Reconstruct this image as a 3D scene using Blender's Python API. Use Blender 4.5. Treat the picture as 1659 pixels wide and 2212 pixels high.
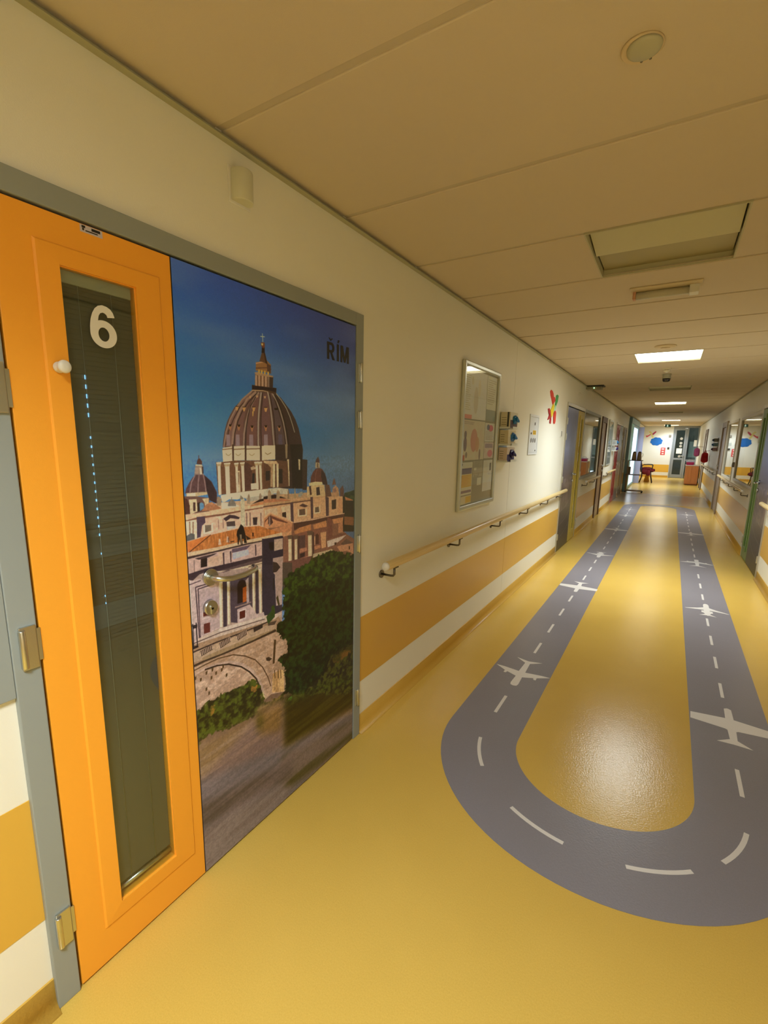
import bpy, bmesh, math, random
import numpy as np
from mathutils import Vector, Matrix

for o in list(bpy.data.objects):
    bpy.data.objects.remove(o)
S = bpy.context.scene
COL = S.collection

# ------------------------------------------------------------------ camera
cam = bpy.data.cameras.new('camera')
cam.sensor_fit = 'HORIZONTAL'
cam.sensor_width = 36.0
cam.lens = 1010.02 / 1659 * 36.0
cam.shift_x = 19.57 / 1659
cam.shift_y = 33.16 / 1659
cam.clip_start = 0.02
cam.clip_end = 200
YAW, PITCH, ROLL = -.556673, -.184078, .016937
fw = Vector((math.sin(YAW) * math.cos(PITCH), math.cos(YAW) * math.cos(PITCH), math.sin(PITCH)))
rt = Vector((math.cos(YAW), -math.sin(YAW), 0))
up = rt.cross(fw)
r2 = rt * math.cos(ROLL) + up * math.sin(ROLL)
u2 = -rt * math.sin(ROLL) + up * math.cos(ROLL)
camo = bpy.data.objects.new('camera', cam)
COL.objects.link(camo)
camo.matrix_world = Matrix((
    (r2.x, u2.x, -fw.x, 1.2208), (r2.y, u2.y, -fw.y, 0.0), (r2.z, u2.z, -fw.z, 1.494), (0, 0, 0, 1)))
S.camera = camo

# ------------------------------------------------------------------ world, exposure
wd = bpy.data.worlds.new('overcast_sky')
S.world = wd
wd.use_nodes = True
wd.node_tree.nodes['Background'].inputs[0].default_value = (0.78, 0.88, 1.0, 1)
wd.node_tree.nodes['Background'].inputs[1].default_value = 1.9
S.view_settings.view_transform = 'Standard'
S.view_settings.look = 'None'
S.view_settings.gamma = 1
S.view_settings.use_curve_mapping = False
S.view_settings.exposure = 0.27
LAMP_W = 30.0
LAMP_COL = (0.81, 0.93, 1.0)

# ------------------------------------------------------------------ room numbers (metres)
W = 2.205
H = 2.372
Y0, Y1 = -3.4, 26.0
PITCH_T = 0.6275
ROW0 = 1.062 - 7 * PITCH_T          # first ceiling joint
LIGHT_ROWS = {}                      # filled below
random.seed(4)
rng = np.random.default_rng(7)


# ------------------------------------------------------------------ materials
def s2l(c):
    return tuple(((v / 255) / 12.92 if v / 255 <= .04045 else ((v / 255 + .055) / 1.055) ** 2.4) for v in c)


def hexc(h):
    return tuple(int(h[i:i + 2], 16) for i in (0, 2, 4))


MATS = {}


def mat(name, rgb, rough=.5, metal=0., bump=0., bscale=200., var=0., vscale=3., coat=0., spec=.5, emit=None, es=0., trans=0., alpha=None):
    if name in MATS:
        return MATS[name]
    m = bpy.data.materials.new(name)
    m.use_nodes = True
    nt = m.node_tree
    b = nt.nodes['Principled BSDF']
    col = (*s2l(rgb), 1)
    b.inputs['Base Color'].default_value = col
    b.inputs['Roughness'].default_value = rough
    b.inputs['Metallic'].default_value = metal
    b.inputs['Specular IOR Level'].default_value = spec
    if coat:
        b.inputs['Coat Weight'].default_value = coat
        b.inputs['Coat Roughness'].default_value = .08
    if trans:
        b.inputs['Transmission Weight'].default_value = trans
    if emit:
        b.inputs['Emission Color'].default_value = (*s2l(emit), 1)
        b.inputs['Emission Strength'].default_value = es
    tc = nt.nodes.new('ShaderNodeTexCoord')
    n = nt.nodes.new('ShaderNodeTexNoise')
    n.inputs['Scale'].default_value = vscale
    n.inputs['Detail'].default_value = 5
    nt.links.new(tc.outputs['Object'], n.inputs['Vector'])
    mx = nt.nodes.new('ShaderNodeMix')
    mx.data_type = 'RGBA'
    v = max(var, .02)
    mx.inputs['A'].default_value = (*[max(0, c * (1 - v)) for c in col[:3]], 1)
    mx.inputs['B'].default_value = (*[min(1, c * (1 + v)) for c in col[:3]], 1)
    nt.links.new(n.outputs['Fac'], mx.inputs['Factor'])
    nt.links.new(mx.outputs['Result'], b.inputs['Base Color'])
    if bump:
        n2 = nt.nodes.new('ShaderNodeTexNoise')
        n2.inputs['Scale'].default_value = bscale
        n2.inputs['Detail'].default_value = 3
        nt.links.new(tc.outputs['Object'], n2.inputs['Vector'])
        bp = nt.nodes.new('ShaderNodeBump')
        bp.inputs['Strength'].default_value = bump
        bp.inputs['Distance'].default_value = .002
        nt.links.new(n2.outputs['Fac'], bp.inputs['Height'])
        nt.links.new(bp.outputs['Normal'], b.inputs['Normal'])
    MATS[name] = m
    return m


def glass_mat(name, tint=(250, 252, 250), ior=1.5, rough=0.0, gain=1.0):
    """clear pane: see-through with a Fresnel reflection"""
    if name in MATS:
        return MATS[name]
    m = bpy.data.materials.new(name)
    m.use_nodes = True
    nt = m.node_tree
    nt.nodes.clear()
    out = nt.nodes.new('ShaderNodeOutputMaterial')
    mix = nt.nodes.new('ShaderNodeMixShader')
    t = nt.nodes.new('ShaderNodeBsdfTransparent')
    t.inputs[0].default_value = (*s2l(tint), 1)
    g = nt.nodes.new('ShaderNodeBsdfGlossy')
    g.inputs['Roughness'].default_value = rough
    lw = nt.nodes.new('ShaderNodeLayerWeight')
    lw.inputs['Blend'].default_value = .5
    pw = nt.nodes.new('ShaderNodeMath')
    pw.operation = 'POWER'
    pw.inputs[1].default_value = 5
    ma = nt.nodes.new('ShaderNodeMath')
    ma.operation = 'MULTIPLY_ADD'
    f0 = ((ior - 1) / (ior + 1)) ** 2
    ma.inputs[1].default_value = (1 - f0) * gain
    ma.inputs[2].default_value = f0
    nt.links.new(lw.outputs['Facing'], pw.inputs[0])
    nt.links.new(pw.outputs[0], ma.inputs[0])
    nt.links.new(ma.outputs[0], mix.inputs[0])
    nt.links.new(t.outputs[0], mix.inputs[1])
    nt.links.new(g.outputs[0], mix.inputs[2])
    nt.links.new(mix.outputs[0], out.inputs[0])
    MATS[name] = m
    return m


def wood_mat(name, a, b2, rough=.35, axis=1):
    if name in MATS:
        return MATS[name]
    m = bpy.data.materials.new(name)
    m.use_nodes = True
    nt = m.node_tree
    b = nt.nodes['Principled BSDF']
    tc = nt.nodes.new('ShaderNodeTexCoord')
    mp = nt.nodes.new('ShaderNodeMapping')
    sc = [60, 60, 60]
    sc[axis] = 2.5
    mp.inputs['Scale'].default_value = sc
    n = nt.nodes.new('ShaderNodeTexNoise')
    n.inputs['Scale'].default_value = 1
    n.inputs['Detail'].default_value = 6
    cr = nt.nodes.new('ShaderNodeValToRGB')
    cr.color_ramp.elements[0].position = .35
    cr.color_ramp.elements[1].position = .7
    cr.color_ramp.elements[0].color = (*s2l(a), 1)
    cr.color_ramp.elements[1].color = (*s2l(b2), 1)
    nt.links.new(tc.outputs['Object'], mp.inputs['Vector'])
    nt.links.new(mp.outputs[0], n.inputs['Vector'])
    nt.links.new(n.outputs['Fac'], cr.inputs[0])
    nt.links.new(cr.outputs[0], b.inputs['Base Color'])
    b.inputs['Roughness'].default_value = rough
    MATS[name] = m
    return m


def floor_mat(name, rgb, rgb2, rough):
    """poured-looking safety vinyl: flecks, soft mottling, slight orange-peel that blurs reflections"""
    m = bpy.data.materials.new(name)
    m.use_nodes = True
    nt = m.node_tree
    b = nt.nodes['Principled BSDF']
    tc = nt.nodes.new('ShaderNodeTexCoord')
    n1 = nt.nodes.new('ShaderNodeTexNoise')
    n1.inputs['Scale'].default_value = 260
    n1.inputs['Detail'].default_value = 4
    n2 = nt.nodes.new('ShaderNodeTexNoise')
    n2.inputs['Scale'].default_value = 1.3
    n2.inputs['Detail'].default_value = 3
    for n in (n1, n2):
        nt.links.new(tc.outputs['Object'], n.inputs['Vector'])
    ad = nt.nodes.new('ShaderNodeMath')
    ad.operation = 'ADD'
    nt.links.new(n1.outputs['Fac'], ad.inputs[0])
    nt.links.new(n2.outputs['Fac'], ad.inputs[1])
    cr = nt.nodes.new('ShaderNodeValToRGB')
    cr.color_ramp.elements[0].position = .30
    cr.color_ramp.elements[1].position = .70
    cr.color_ramp.elements[0].color = (*s2l(rgb), 1)
    cr.color_ramp.elements[1].color = (*s2l(rgb2), 1)
    hf = nt.nodes.new('ShaderNodeMath')
    hf.operation = 'MULTIPLY'
    hf.inputs[1].default_value = .5
    nt.links.new(ad.outputs[0], hf.inputs[0])
    nt.links.new(hf.outputs[0], cr.inputs[0])
    nt.links.new(cr.outputs[0], b.inputs['Base Color'])
    b.inputs['Roughness'].default_value = rough
    b.inputs['Specular IOR Level'].default_value = .22
    n3 = nt.nodes.new('ShaderNodeTexNoise')
    n3.inputs['Scale'].default_value = 130
    n3.inputs['Detail'].default_value = 4
    nt.links.new(tc.outputs['Object'], n3.inputs['Vector'])
    bp = nt.nodes.new('ShaderNodeBump')
    bp.inputs['Strength'].default_value = .17
    bp.inputs['Distance'].default_value = .004
    nt.links.new(n3.outputs['Fac'], bp.inputs['Height'])
    nt.links.new(bp.outputs['Normal'], b.inputs['Normal'])
    MATS[name] = m
    return m


def image_mat(name, arr, rough=.3):
    """arr: (h, w, 3) sRGB 0..1, row 0 at the bottom; drawn by this script, not loaded"""
    h, w, _ = arr.shape
    im = bpy.data.images.new(name, w, h)
    px = np.ones((h, w, 4), np.float32)
    px[..., :3] = np.clip(arr, 0, 1)
    im.pixels.foreach_set(px.ravel())
    im.pack()
    m = bpy.data.materials.new(name)
    m.use_nodes = True
    nt = m.node_tree
    b = nt.nodes['Principled BSDF']
    t = nt.nodes.new('ShaderNodeTexImage')
    t.image = im
    t.extension = 'EXTEND'
    nt.links.new(t.outputs[0], b.inputs['Base Color'])
    b.inputs['Roughness'].default_value = rough
    MATS[name] = m
    return m


WALL = mat('wall_paint', (240, 237, 222), .45, bump=.15, bscale=350)
BAND = mat('wall_band_ochre', (222, 174, 70), .3, var=.03)
SKIRT = floor_mat('skirting_vinyl', (200, 156, 62), (212, 168, 74), .38)
FLOORM = floor_mat('floor_yellow_vinyl', (208, 170, 76), (224, 186, 92), .18)
RUNM = floor_mat('runway_grey_vinyl', (132, 127, 132), (144, 139, 146), .30)
GREYF = floor_mat('floor_grey_vinyl', (200, 178, 140), (212, 190, 152), .17)
WHITEV = mat('white_vinyl', (226, 220, 214), .35)
CEIL = mat('ceiling_panel', (218, 202, 176), .85, bump=.2, bscale=500)
CEILJ = mat('ceiling_joint', (204, 190, 166), .8)
TRIM = mat('trim_metal', (176, 172, 140), .5)
FRAME = mat('grey_steel_frame', (150, 156, 152), .42)
ORANGE = mat('orange_laminate', (255, 172, 52), .38, bump=.1, bscale=600)
STEEL = mat('brushed_steel', (208, 210, 204), .28, metal=1., bump=.1, bscale=400)
STEELD = mat('dark_steel', (120, 112, 98), .4, metal=1.)
WHITEP = mat('white_plastic', (235, 232, 224), .35)
BLACK = mat('black_plastic', (28, 26, 26), .4)
DARK = mat('dark_gap', (52, 34, 22), .8)
GLASS = glass_mat('window_glass', (250, 252, 250), 1.52)
GLASSX = glass_mat('door_glass', (242, 246, 242), 1.8)
GLASSB = glass_mat('board_glass', (252, 253, 252), 1.45, 0.0, .55)
FROST = mat('frosted_film', (236, 242, 250), .5)
ACRYL = glass_mat('clear_acrylic', (250, 252, 250), 1.45)
RAILW = wood_mat('beech_wood', (214, 184, 120), (230, 204, 146), .28, axis=1)
BLINDM = mat('blind_slat', (94, 92, 80), .4)


# ------------------------------------------------------------------ mesh builder
class MB:
    def __init__(s, f=None):
        s.v = []
        s.f = []
        s.sm = []
        s.map = f or (lambda p: p)

    def add(s, vs, fs, smooth=False):
        k = len(s.v)
        s.v += [tuple(s.map(p)) for p in vs]
        s.f += [tuple(i + k for i in f) for f in fs]
        s.sm += [smooth] * len(fs)
        return s

    def box(s, a, b):
        x0, y0, z0 = [min(p, q) for p, q in zip(a, b)]
        x1, y1, z1 = [max(p, q) for p, q in zip(a, b)]
        vs = [(x0, y0, z0), (x1, y0, z0), (x1, y1, z0), (x0, y1, z0), (x0, y0, z1), (x1, y0, z1), (x1, y1, z1), (x0, y1, z1)]
        return s.add(vs, [(0, 3, 2, 1), (4, 5, 6, 7), (0, 1, 5, 4), (1, 2, 6, 5), (2, 3, 7, 6), (3, 0, 4, 7)])

    def prism(s, pts, axis, a, b, smooth=False):
        """polygon (2D) extruded along axis from a to b"""
        def P(p, t):
            q = list(p)
            q.insert(axis, t)
            return tuple(q)
        n = len(pts)
        vs = [P(p, a) for p in pts] + [P(p, b) for p in pts]
        fs = [tuple(range(n)), tuple(range(2 * n - 1, n - 1, -1))]
        s.add(vs, fs)
        k = len(s.v) - 2 * n
        for i in range(n):
            j = (i + 1) % n
            s.f.append((k + i, k + j, k + n + j, k + n + i))
            s.sm.append(smooth)
        return s

    def cyl(s, a, b, r, n=16, r2=None, caps=True):
        a = Vector(a)
        b = Vector(b)
        r2 = r if r2 is None else r2
        d = (b - a).normalized()
        t = Vector((1, 0, 0)) if abs(d.x) < .9 else Vector((0, 1, 0))
        u = d.cross(t).normalized()
        w = d.cross(u)
        vs = []
        for c, rr in ((a, r), (b, r2)):
            for i in range(n):
                an = 2 * math.pi * i / n
                vs.append(tuple(c + (u * math.cos(an) + w * math.sin(an)) * rr))
        s.add(vs, [(i, (i + 1) % n, n + (i + 1) % n, n + i) for i in range(n)], True)
        if caps:
            k = len(s.v) - 2 * n
            s.f.append(tuple(k + i for i in range(n)))
            s.f.append(tuple(k + n + n - 1 - i for i in range(n)))
            s.sm += [False, False]
        return s

    def tube(s, pts, r, n=10):
        """round tube along a polyline, mitred rings"""
        pts = [Vector(p) for p in pts]
        rs = r if isinstance(r, (list, tuple)) else [r] * len(pts)
        rings = []
        ref = None
        for i, p in enumerate(pts):
            d = (pts[min(i + 1, len(pts) - 1)] - pts[max(i - 1, 0)]).normalized()
            if ref is None:
                ref = Vector((0, 0, 1)) if abs(d.z) < .9 else Vector((1, 0, 0))
            u = (ref - d * ref.dot(d)).normalized()
            ref = u
            w = d.cross(u)
            rings.append([tuple(p + (u * math.cos(2 * math.pi * j / n) + w * math.sin(2 * math.pi * j / n)) * rs[i]) for j in range(n)])
        vs = [q for g in rings for q in g]
        fs = []
        for i in range(len(pts) - 1):
            for j in range(n):
                fs.append((i * n + j, i * n + (j + 1) % n, (i + 1) * n + (j + 1) % n, (i + 1) * n + j))
        s.add(vs, fs, True)
        k = len(s.v) - len(vs)
        s.f.append(tuple(k + i for i in range(n)))
        s.f.append(tuple(k + len(vs) - 1 - i for i in range(n)))
        s.sm += [False, False]
        return s

    def lathe(s, c, prof, n=24, axis=2, sx=1., sy=1.):
        """prof: (radius, height) rows about an axis through c"""
        vs = []
        for r, h in prof:
            for i in range(n):
                a = 2 * math.pi * i / n
                q = [r * math.cos(a) * sx, r * math.sin(a) * sy]
                q.insert(axis, h)
                vs.append((c[0] + q[0], c[1] + q[1], c[2] + q[2]))
        fs = []
        for i in range(len(prof) - 1):
            for j in range(n):
                fs.append((i * n + j, i * n + (j + 1) % n, (i + 1) * n + (j + 1) % n, (i + 1) * n + j))
        s.add(vs, fs, True)
        k = len(s.v) - len(vs)
        s.f.append(tuple(k + i for i in range(n)))
        s.f.append(tuple(k + len(vs) - 1 - i for i in range(n)))
        s.sm += [False, False]
        return s

    def ball(s, c, r, n=16, m=10, f=(1, 1, 1), noise=0., seed=0):
        rr = random.Random(seed)
        ph = [rr.uniform(0, 6) for _ in range(6)]
        vs = [(c[0], c[1], c[2] - r * f[2])]
        for i in range(1, m):
            t = math.pi * i / m
            for j in range(n):
                a = 2 * math.pi * j / n
                k = 1 + noise * (math.sin(3 * a + ph[0] + 2 * t) + .6 * math.sin(5 * a + ph[1] - 4 * t) + .5 * math.sin(7 * t + ph[2]))
                vs.append((c[0] + r * f[0] * math.sin(t) * math.cos(a) * k, c[1] + r * f[1] * math.sin(t) * math.sin(a) * k, c[2] - r * f[2] * math.cos(t) * k))
        vs.append((c[0], c[1], c[2] + r * f[2]))
        fs = [(0, 1 + (j + 1) % n, 1 + j) for j in range(n)]
        for i in range(m - 2):
            for j in range(n):
                a = 1 + i * n
                fs.append((a + j, a + (j + 1) % n, a + n + (j + 1) % n, a + n + j))
        a = 1 + (m - 2) * n
        fs += [(a + j, a + (j + 1) % n, len(vs) - 1) for j in range(n)]
        return s.add(vs, fs, True)


ORG = {}


def worldof(o):
    return ORG.get(o.name, Vector((0, 0, 0)))


def obj(name, mb, m, parent=None, bevel=0., origin=None, uv=None, segs=2):
    """links one mesh object; vertices are given in world metres"""
    vs = [Vector(v) for v in mb.v]
    if origin is None:
        if parent is not None:
            origin = worldof(parent)
        else:
            lo = [min(v[i] for v in vs) for i in range(3)]
            hi = [max(v[i] for v in vs) for i in range(3)]
            origin = Vector(((lo[0] + hi[0]) / 2, (lo[1] + hi[1]) / 2, lo[2]))
    origin = Vector(origin)
    me = bpy.data.meshes.new(name)
    me.from_pydata([tuple(v - origin) for v in vs], [], mb.f)
    me.polygons.foreach_set('use_smooth', mb.sm)
    bm = bmesh.new()
    bm.from_mesh(me)
    bmesh.ops.recalc_face_normals(bm, faces=bm.faces)
    bm.to_mesh(me)
    bm.free()
    if uv:
        ax, a0, a1, bx, b0, b1 = uv
        ul = me.uv_layers.new(name='UVMap')
        for lp in me.loops:
            c = me.vertices[lp.vertex_index].co + origin
            ul.data[lp.index].uv = ((c[ax] - a0) / (a1 - a0), (c[bx] - b0) / (b1 - b0))
    me.materials.append(m)
    o = bpy.data.objects.new(name, me)
    COL.objects.link(o)
    if parent is not None:
        o.parent = parent
        o.location = origin - worldof(parent)
    else:
        o.location = origin
    ORG[o.name] = origin
    if bevel:
        bv = o.modifiers.new('bevel', 'BEVEL')
        bv.width = bevel
        bv.segments = segs
        bv.limit_method = 'ANGLE'
    return o


def thing(name, label, cat, loc, group=None, kind=None):
    o = bpy.data.objects.new(name, None)
    o.empty_display_size = .1
    COL.objects.link(o)
    o.location = loc
    ORG[o.name] = Vector(loc)
    tag(o, label, cat, group, kind)
    return o


def tag(o, label, cat=None, group=None, kind=None):
    if label:
        o['label'] = label
    if cat:
        o['category'] = cat
    if group:
        o['group'] = group
    if kind:
        o['kind'] = kind
    return o


def plabel(o, label):
    o['label'] = label
    return o


LEFT = lambda p: (p[0], p[1], p[2])                # (n, u, z): n metres out of the wall
RIGHT = lambda p: (W - p[0], p[1], p[2])
END = lambda p: (p[1], Y1 - p[0], p[2])

# ------------------------------------------------------------------ walls with openings
SIDE = {'left': LEFT, 'right': RIGHT}
# (y0, y1, z0, z1) holes
OPEN = {
    'left': [(-1.6, .402, .90, 2.032), (.402, 1.82, 0, 2.032), (6.67, 8.12, 0, 2.03), (8.12, 10.05, .92, 2.03),
             (10.32, 11.12, 0, 2.03), (13.2, 15.0, 0, 2.03), (15.35, 16.25, 0, 1.98), (17.0, 20.9, 0, 2.3)],
    'right': [(6.72, 8.10, 0, 2.03), (8.10, 10.42, .90, 1.98), (10.85, 12.75, .86, 1.99), (12.75, 13.9, 0, 2.03),
              (19.45, 20.6, 0, 2.05)],
}
SEAMS = {'left': [4.235], 'right': [4.9]}


def solid_spans(side, zlo, zhi, y0=Y0, y1=Y1, seams=True):
    """y spans free of openings that reach the z band, cut at panel seams"""
    cuts = sorted([(a, b) for a, b, c, d in OPEN[side] if c < zhi - 1e-6 and d > zlo + 1e-6])
    out = []
    y = y0
    for a, b in cuts:
        if a > y + 1e-6:
            out.append((y, a))
        y = max(y, b)
    if y < y1:
        out.append((y, y1))
    if seams:
        res = []
        for a, b in out:
            for sm in SEAMS[side]:
                if a < sm < b:
                    res.append((a, sm - .0025))
                    a = sm + .0025
            res.append((a, b))
        out = res
    return out


T = .14
wall = {}
for side in ('left', 'right'):
    f = SIDE[side]
    mb = MB(f)
    for a, b in solid_spans(side, 0, 2.6):
        mb.box((-T, a, 0), (0, b, 2.46))
    for a, b, c, d in OPEN[side]:
        if c > 0:
            mb.box((-T, a, 0), (0, b, c))
        mb.box((-T, a, d), (0, b, 2.46))
    w = obj('wall_' + side, mb, WALL)
    tag(w, 'cream corridor wall with ochre band on the %s side' % side, None, None, 'structure')
    wall[side] = w
    gap = MB(f)
    for sm in SEAMS[side]:
        gap.box((-.02, sm - .0025, 0), (-.003, sm + .0025, 2.355))
    plabel(obj('panel_joint', gap, mat('joint_sealant', (190, 180, 150), .7), w), 'thin recessed vertical joint between wall panels')
    for a, b in solid_spans(side, .28, .627):
        obj('wall_band', MB(f).box((0, a, .28), (.0018, b, .627)), BAND, w, bevel=.0006)
    # coved skirting
    bs = None
    for a, b in solid_spans(side, 0, .1, seams=False):
        prof = [(0, 0.0), (.030, 0.0), (.030, .0015), (.021, .004), (.013, .010), (.007, .020), (.004, .032), (.0035, .093), (0, .0955)]
        p = MB(f)
        n = len(prof)
        vs = [(q[0], a, q[1]) for q in prof] + [(q[0], b, q[1]) for q in prof]
        p.add(vs, [tuple(range(n)), tuple(range(2 * n - 1, n - 1, -1))])
        k = len(p.v) - 2 * n
        for i in range(n):
            j = (i + 1) % n
            p.f.append((k + i, k + j, k + n + j, k + n + i))
            p.sm.append(0 < i < 7)
        if bs is None:
            bs = obj('baseboard_' + side, p, SKIRT)
            tag(bs, 'coved yellow vinyl skirting running up the %s wall' % side, None, None, 'structure')
        else:
            obj('skirting_length', p, SKIRT, bs)
    tr = obj('trim_1' if side == 'left' else 'trim_2', MB(f).box((0, Y0, 2.352), (.022, Y1, 2.3545)).box((0, Y0, 2.3545), (.003, Y1, 2.3715)), TRIM)
    tag(tr, 'narrow metal ceiling angle along the %s wall' % side, None, None, 'structure')

# rear wall (behind the camera) and end wall with the door opening
tag(obj('wall_rear', MB().box((-T, Y0 - .1, 0), (W + T, Y0, 2.46)), WALL), 'plain wall closing the corridor behind the viewer', None, None, 'structure')
we = MB(END)
we.box((-T, -T, 0), (0, 1.20, 2.46)).box((-T, 1.20, 2.35), (0, W + T, 2.46))
we = obj('wall_end', we, mat('end_wall_paint', (226, 226, 220), .5, bump=.1), origin=(1.1, 26, 0))
tag(we, 'pale wall closing the far end of the corridor', None, None, 'structure')
obj('wall_band', MB(END).box((0, 0, .245), (.0018, 1.19, .595)), BAND, we)
tag(obj('baseboard_end', MB(END).box((0, .0, 0), (.004, 1.19, .09)), SKIRT), 'yellow vinyl skirting at the end wall', None, None, 'structure')

# ------------------------------------------------------------------ floor
fl = obj('floor', MB().box((-T - .5, Y0 - .1, -.08), (W + T, 13.98, 0)), FLOORM, origin=(1.1, 10, 0))
tag(fl, 'glossy yellow vinyl corridor floor', None, None, 'structure')
obj('floor_section', MB().box((-T - .5, 13.984, -.08), (W + T, 16.62, 0)), GREYF, fl)['label'] = 'beige grey vinyl floor section past the runway'
obj('floor_section', MB().box((-T - .5, 16.66, -.08), (W + T, 30, 0)), FLOORM, fl)
obj('threshold_strip', MB().box((-T, 16.60, -.02), (W + T, 16.68, .0016)), mat('threshold', (196, 188, 160), .3, metal=.6), fl)
# runway ring, inlaid in the floor
CX, CA, CB = 1.095, 2.235, 13.1
RO, RI = .738, .375
outer = []
inner = []
NS = 48
for i in range(NS + 1):
    a = math.pi + math.pi * i / NS
    outer.append((CX + RO * math.cos(a), CA + RO * math.sin(a)))
    inner.append((CX + RI * math.cos(a), CA + RI * math.sin(a)))
for i in range(NS + 1):
    a = math.pi * i / NS
    outer.append((CX + RO * math.cos(a), CB + RO * math.sin(a)))
    inner.append((CX + RI * math.cos(a), CB + RI * math.sin(a)))
n = len(outer)
rw = MB()
zt = .0012
vs = [(x, y, zt) for x, y in outer] + [(x, y, zt) for x, y in inner] + [(x, y, -.001) for x, y in outer] + [(x, y, -.001) for x, y in inner]
fs = []
for i in range(n):
    j = (i + 1) % n
    fs += [(i, j, n + j, n + i), (2 * n + i, 2 * n + j, j, i), (n + i, n + j, 3 * n + j, 3 * n + i)]
rw.add(vs, fs)
plabel(obj('runway_inlay', rw, RUNM, fl), 'grey oval runway loop inlaid in the yellow floor')

PL = {
 'jet': [(0, 200), (-19, 192), (-24, 167), (-20, 66), (-84, 36), (-90, 58), (-104, 56), (-103, 26), (-176, -25), (-120, -24), (-21, -9), (-16, -154), (-40, -172), (-86, -210), (-4, -188),
         (4, -188), (86, -210), (40, -172), (16, -154), (21, -9), (120, -24), (176, -25), (103, 26), (104, 56), (90, 58), (84, 36), (20, 66), (24, 167), (19, 192)],
 'prop': [(-4, 187), (-17, 176), (-19, 62), (-182, 36), (-184, -38), (-30, -58), (-19, -66), (-16, -160), (-74, -210), (0, -205), (74, -210), (16, -160), (19, -66), (30, -58), (184, -38), (182, 36), (19, 62), (17, 176), (4, 187)],
 'tail': [(0, 225), (-14, 215), (-22, 180), (-22, 100), (-74, 55), (-170, 2), (-160, -4), (-24, 20), (-22, 0), (-42, -8), (-44, -62), (-30, -66), (-18, -104), (-64, -152), (-8, -140), (0, -150), (8, -140),
          (64, -152), (18, -104), (30, -66), (44, -62), (42, -8), (22, 0), (24, 20), (160, -4), (170, 2), (74, 55), (22, 100), (22, 180), (14, 215)],
}
ZP = (-.0005, .0019)


def flat(name, pts, parent):
    mb = MB()
    mb.prism([(x, y) for x, y in pts], 2, ZP[0], ZP[1])
    return obj(name, mb, WHITEV, parent)


for kind, side, y, sc in (('jet', -1, 2.955, 1), ('prop', -1, 5.18, 1), ('tail', -1, 6.98, 1.0), ('prop', -1, 9.22, 1), ('jet', -1, 11.25, .95), ('jet', -1, 12.4, .7),
                          ('prop', 1, 3.0, 1), ('tail', 1, 5.1, 1), ('jet', 1, 7.2, 1.05), ('prop', 1, 9.6, 1), ('jet', 1, 12.2, .8)):
    x = CX + side * .552 + (.012 if side > 0 else 0)
    flat('airplane_inlay', [(x + side * px * sc / 1000, y + side * py * sc / 1000) for px, py in PL[kind]], fl)


def dash(pts, w=.0085):
    vs = []
    for i, p in enumerate(pts):
        a = Vector(pts[max(i - 1, 0)])
        b = Vector(pts[min(i + 1, len(pts) - 1)])
        d = (b - a).normalized()
        nn = Vector((-d.y, d.x)) * w
        vs.append((Vector(p) + nn, Vector(p) - nn))
    flat('lane_dash', [tuple(v[0]) for v in vs] + [tuple(v[1]) for v in reversed(vs)], fl)


blocked = {-1: [(2.72, 3.2), (4.95, 5.4), (6.78, 7.25), (9.0, 9.42), (11.05, 11.45), (12.25, 12.55)],
           1: [(2.76, 3.22), (4.9, 5.36), (6.95, 7.45), (9.38, 9.82), (12.0, 12.4)]}
for side, ys in ((-1, 2.404), (1, 2.365)):
    y = ys
    while y < 12.9:
        a, b = y, y + .205
        hit = [q for q in blocked[side] if a < q[1] and b > q[0]]
        if hit:
            y = hit[0][1] + .10
            continue
        dash([(CX + side * .552, a), (CX + side * .552, b)])
        y += .447
RC = .552
for a0, a1 in ((190, 213), (240, 264), (286, 310), (325, 349)):
    dash([(CX + RC * math.cos(math.radians(a0 + (a1 - a0) * i / 8)), CA + RC * math.sin(math.radians(a0 + (a1 - a0) * i / 8))) for i in range(9)])
for a0, a1 in ((30, 52), (78, 102), (128, 150)):
    dash([(CX + RC * math.cos(math.radians(a0 + (a1 - a0) * i / 8)), CB + RC * math.sin(math.radians(a0 + (a1 - a0) * i / 8))) for i in range(9)])

# ------------------------------------------------------------------ ceiling: one long panel per row
ce = obj('ceiling', MB().box((-T, Y0 - .1, H + .10), (W + T, Y1 + .2, H + .16)), CEILJ, origin=(1.1, 10, H))
tag(ce, 'suspended ceiling of long cream panels above the corridor', None, None, 'structure')
J = .012
lit = {ROW0 + 7 * PITCH_T + (7 + 5 * k) * PITCH_T for k in (0, 2)}
rows_l = {}                       # row index -> (kind, x0, x1)
base = 7                          # row 7 starts at y = 1.062
for k, st in ((-3, 'on'), (2, 'off'), (7, 'on'), (12, 'off'), (17, 'on'), (22, 'off'), (30, 'on'), (38, 'on')):
    rows_l[base + k] = st
LX0, LX1 = .800, 1.372
tile_mesh = {}


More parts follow.
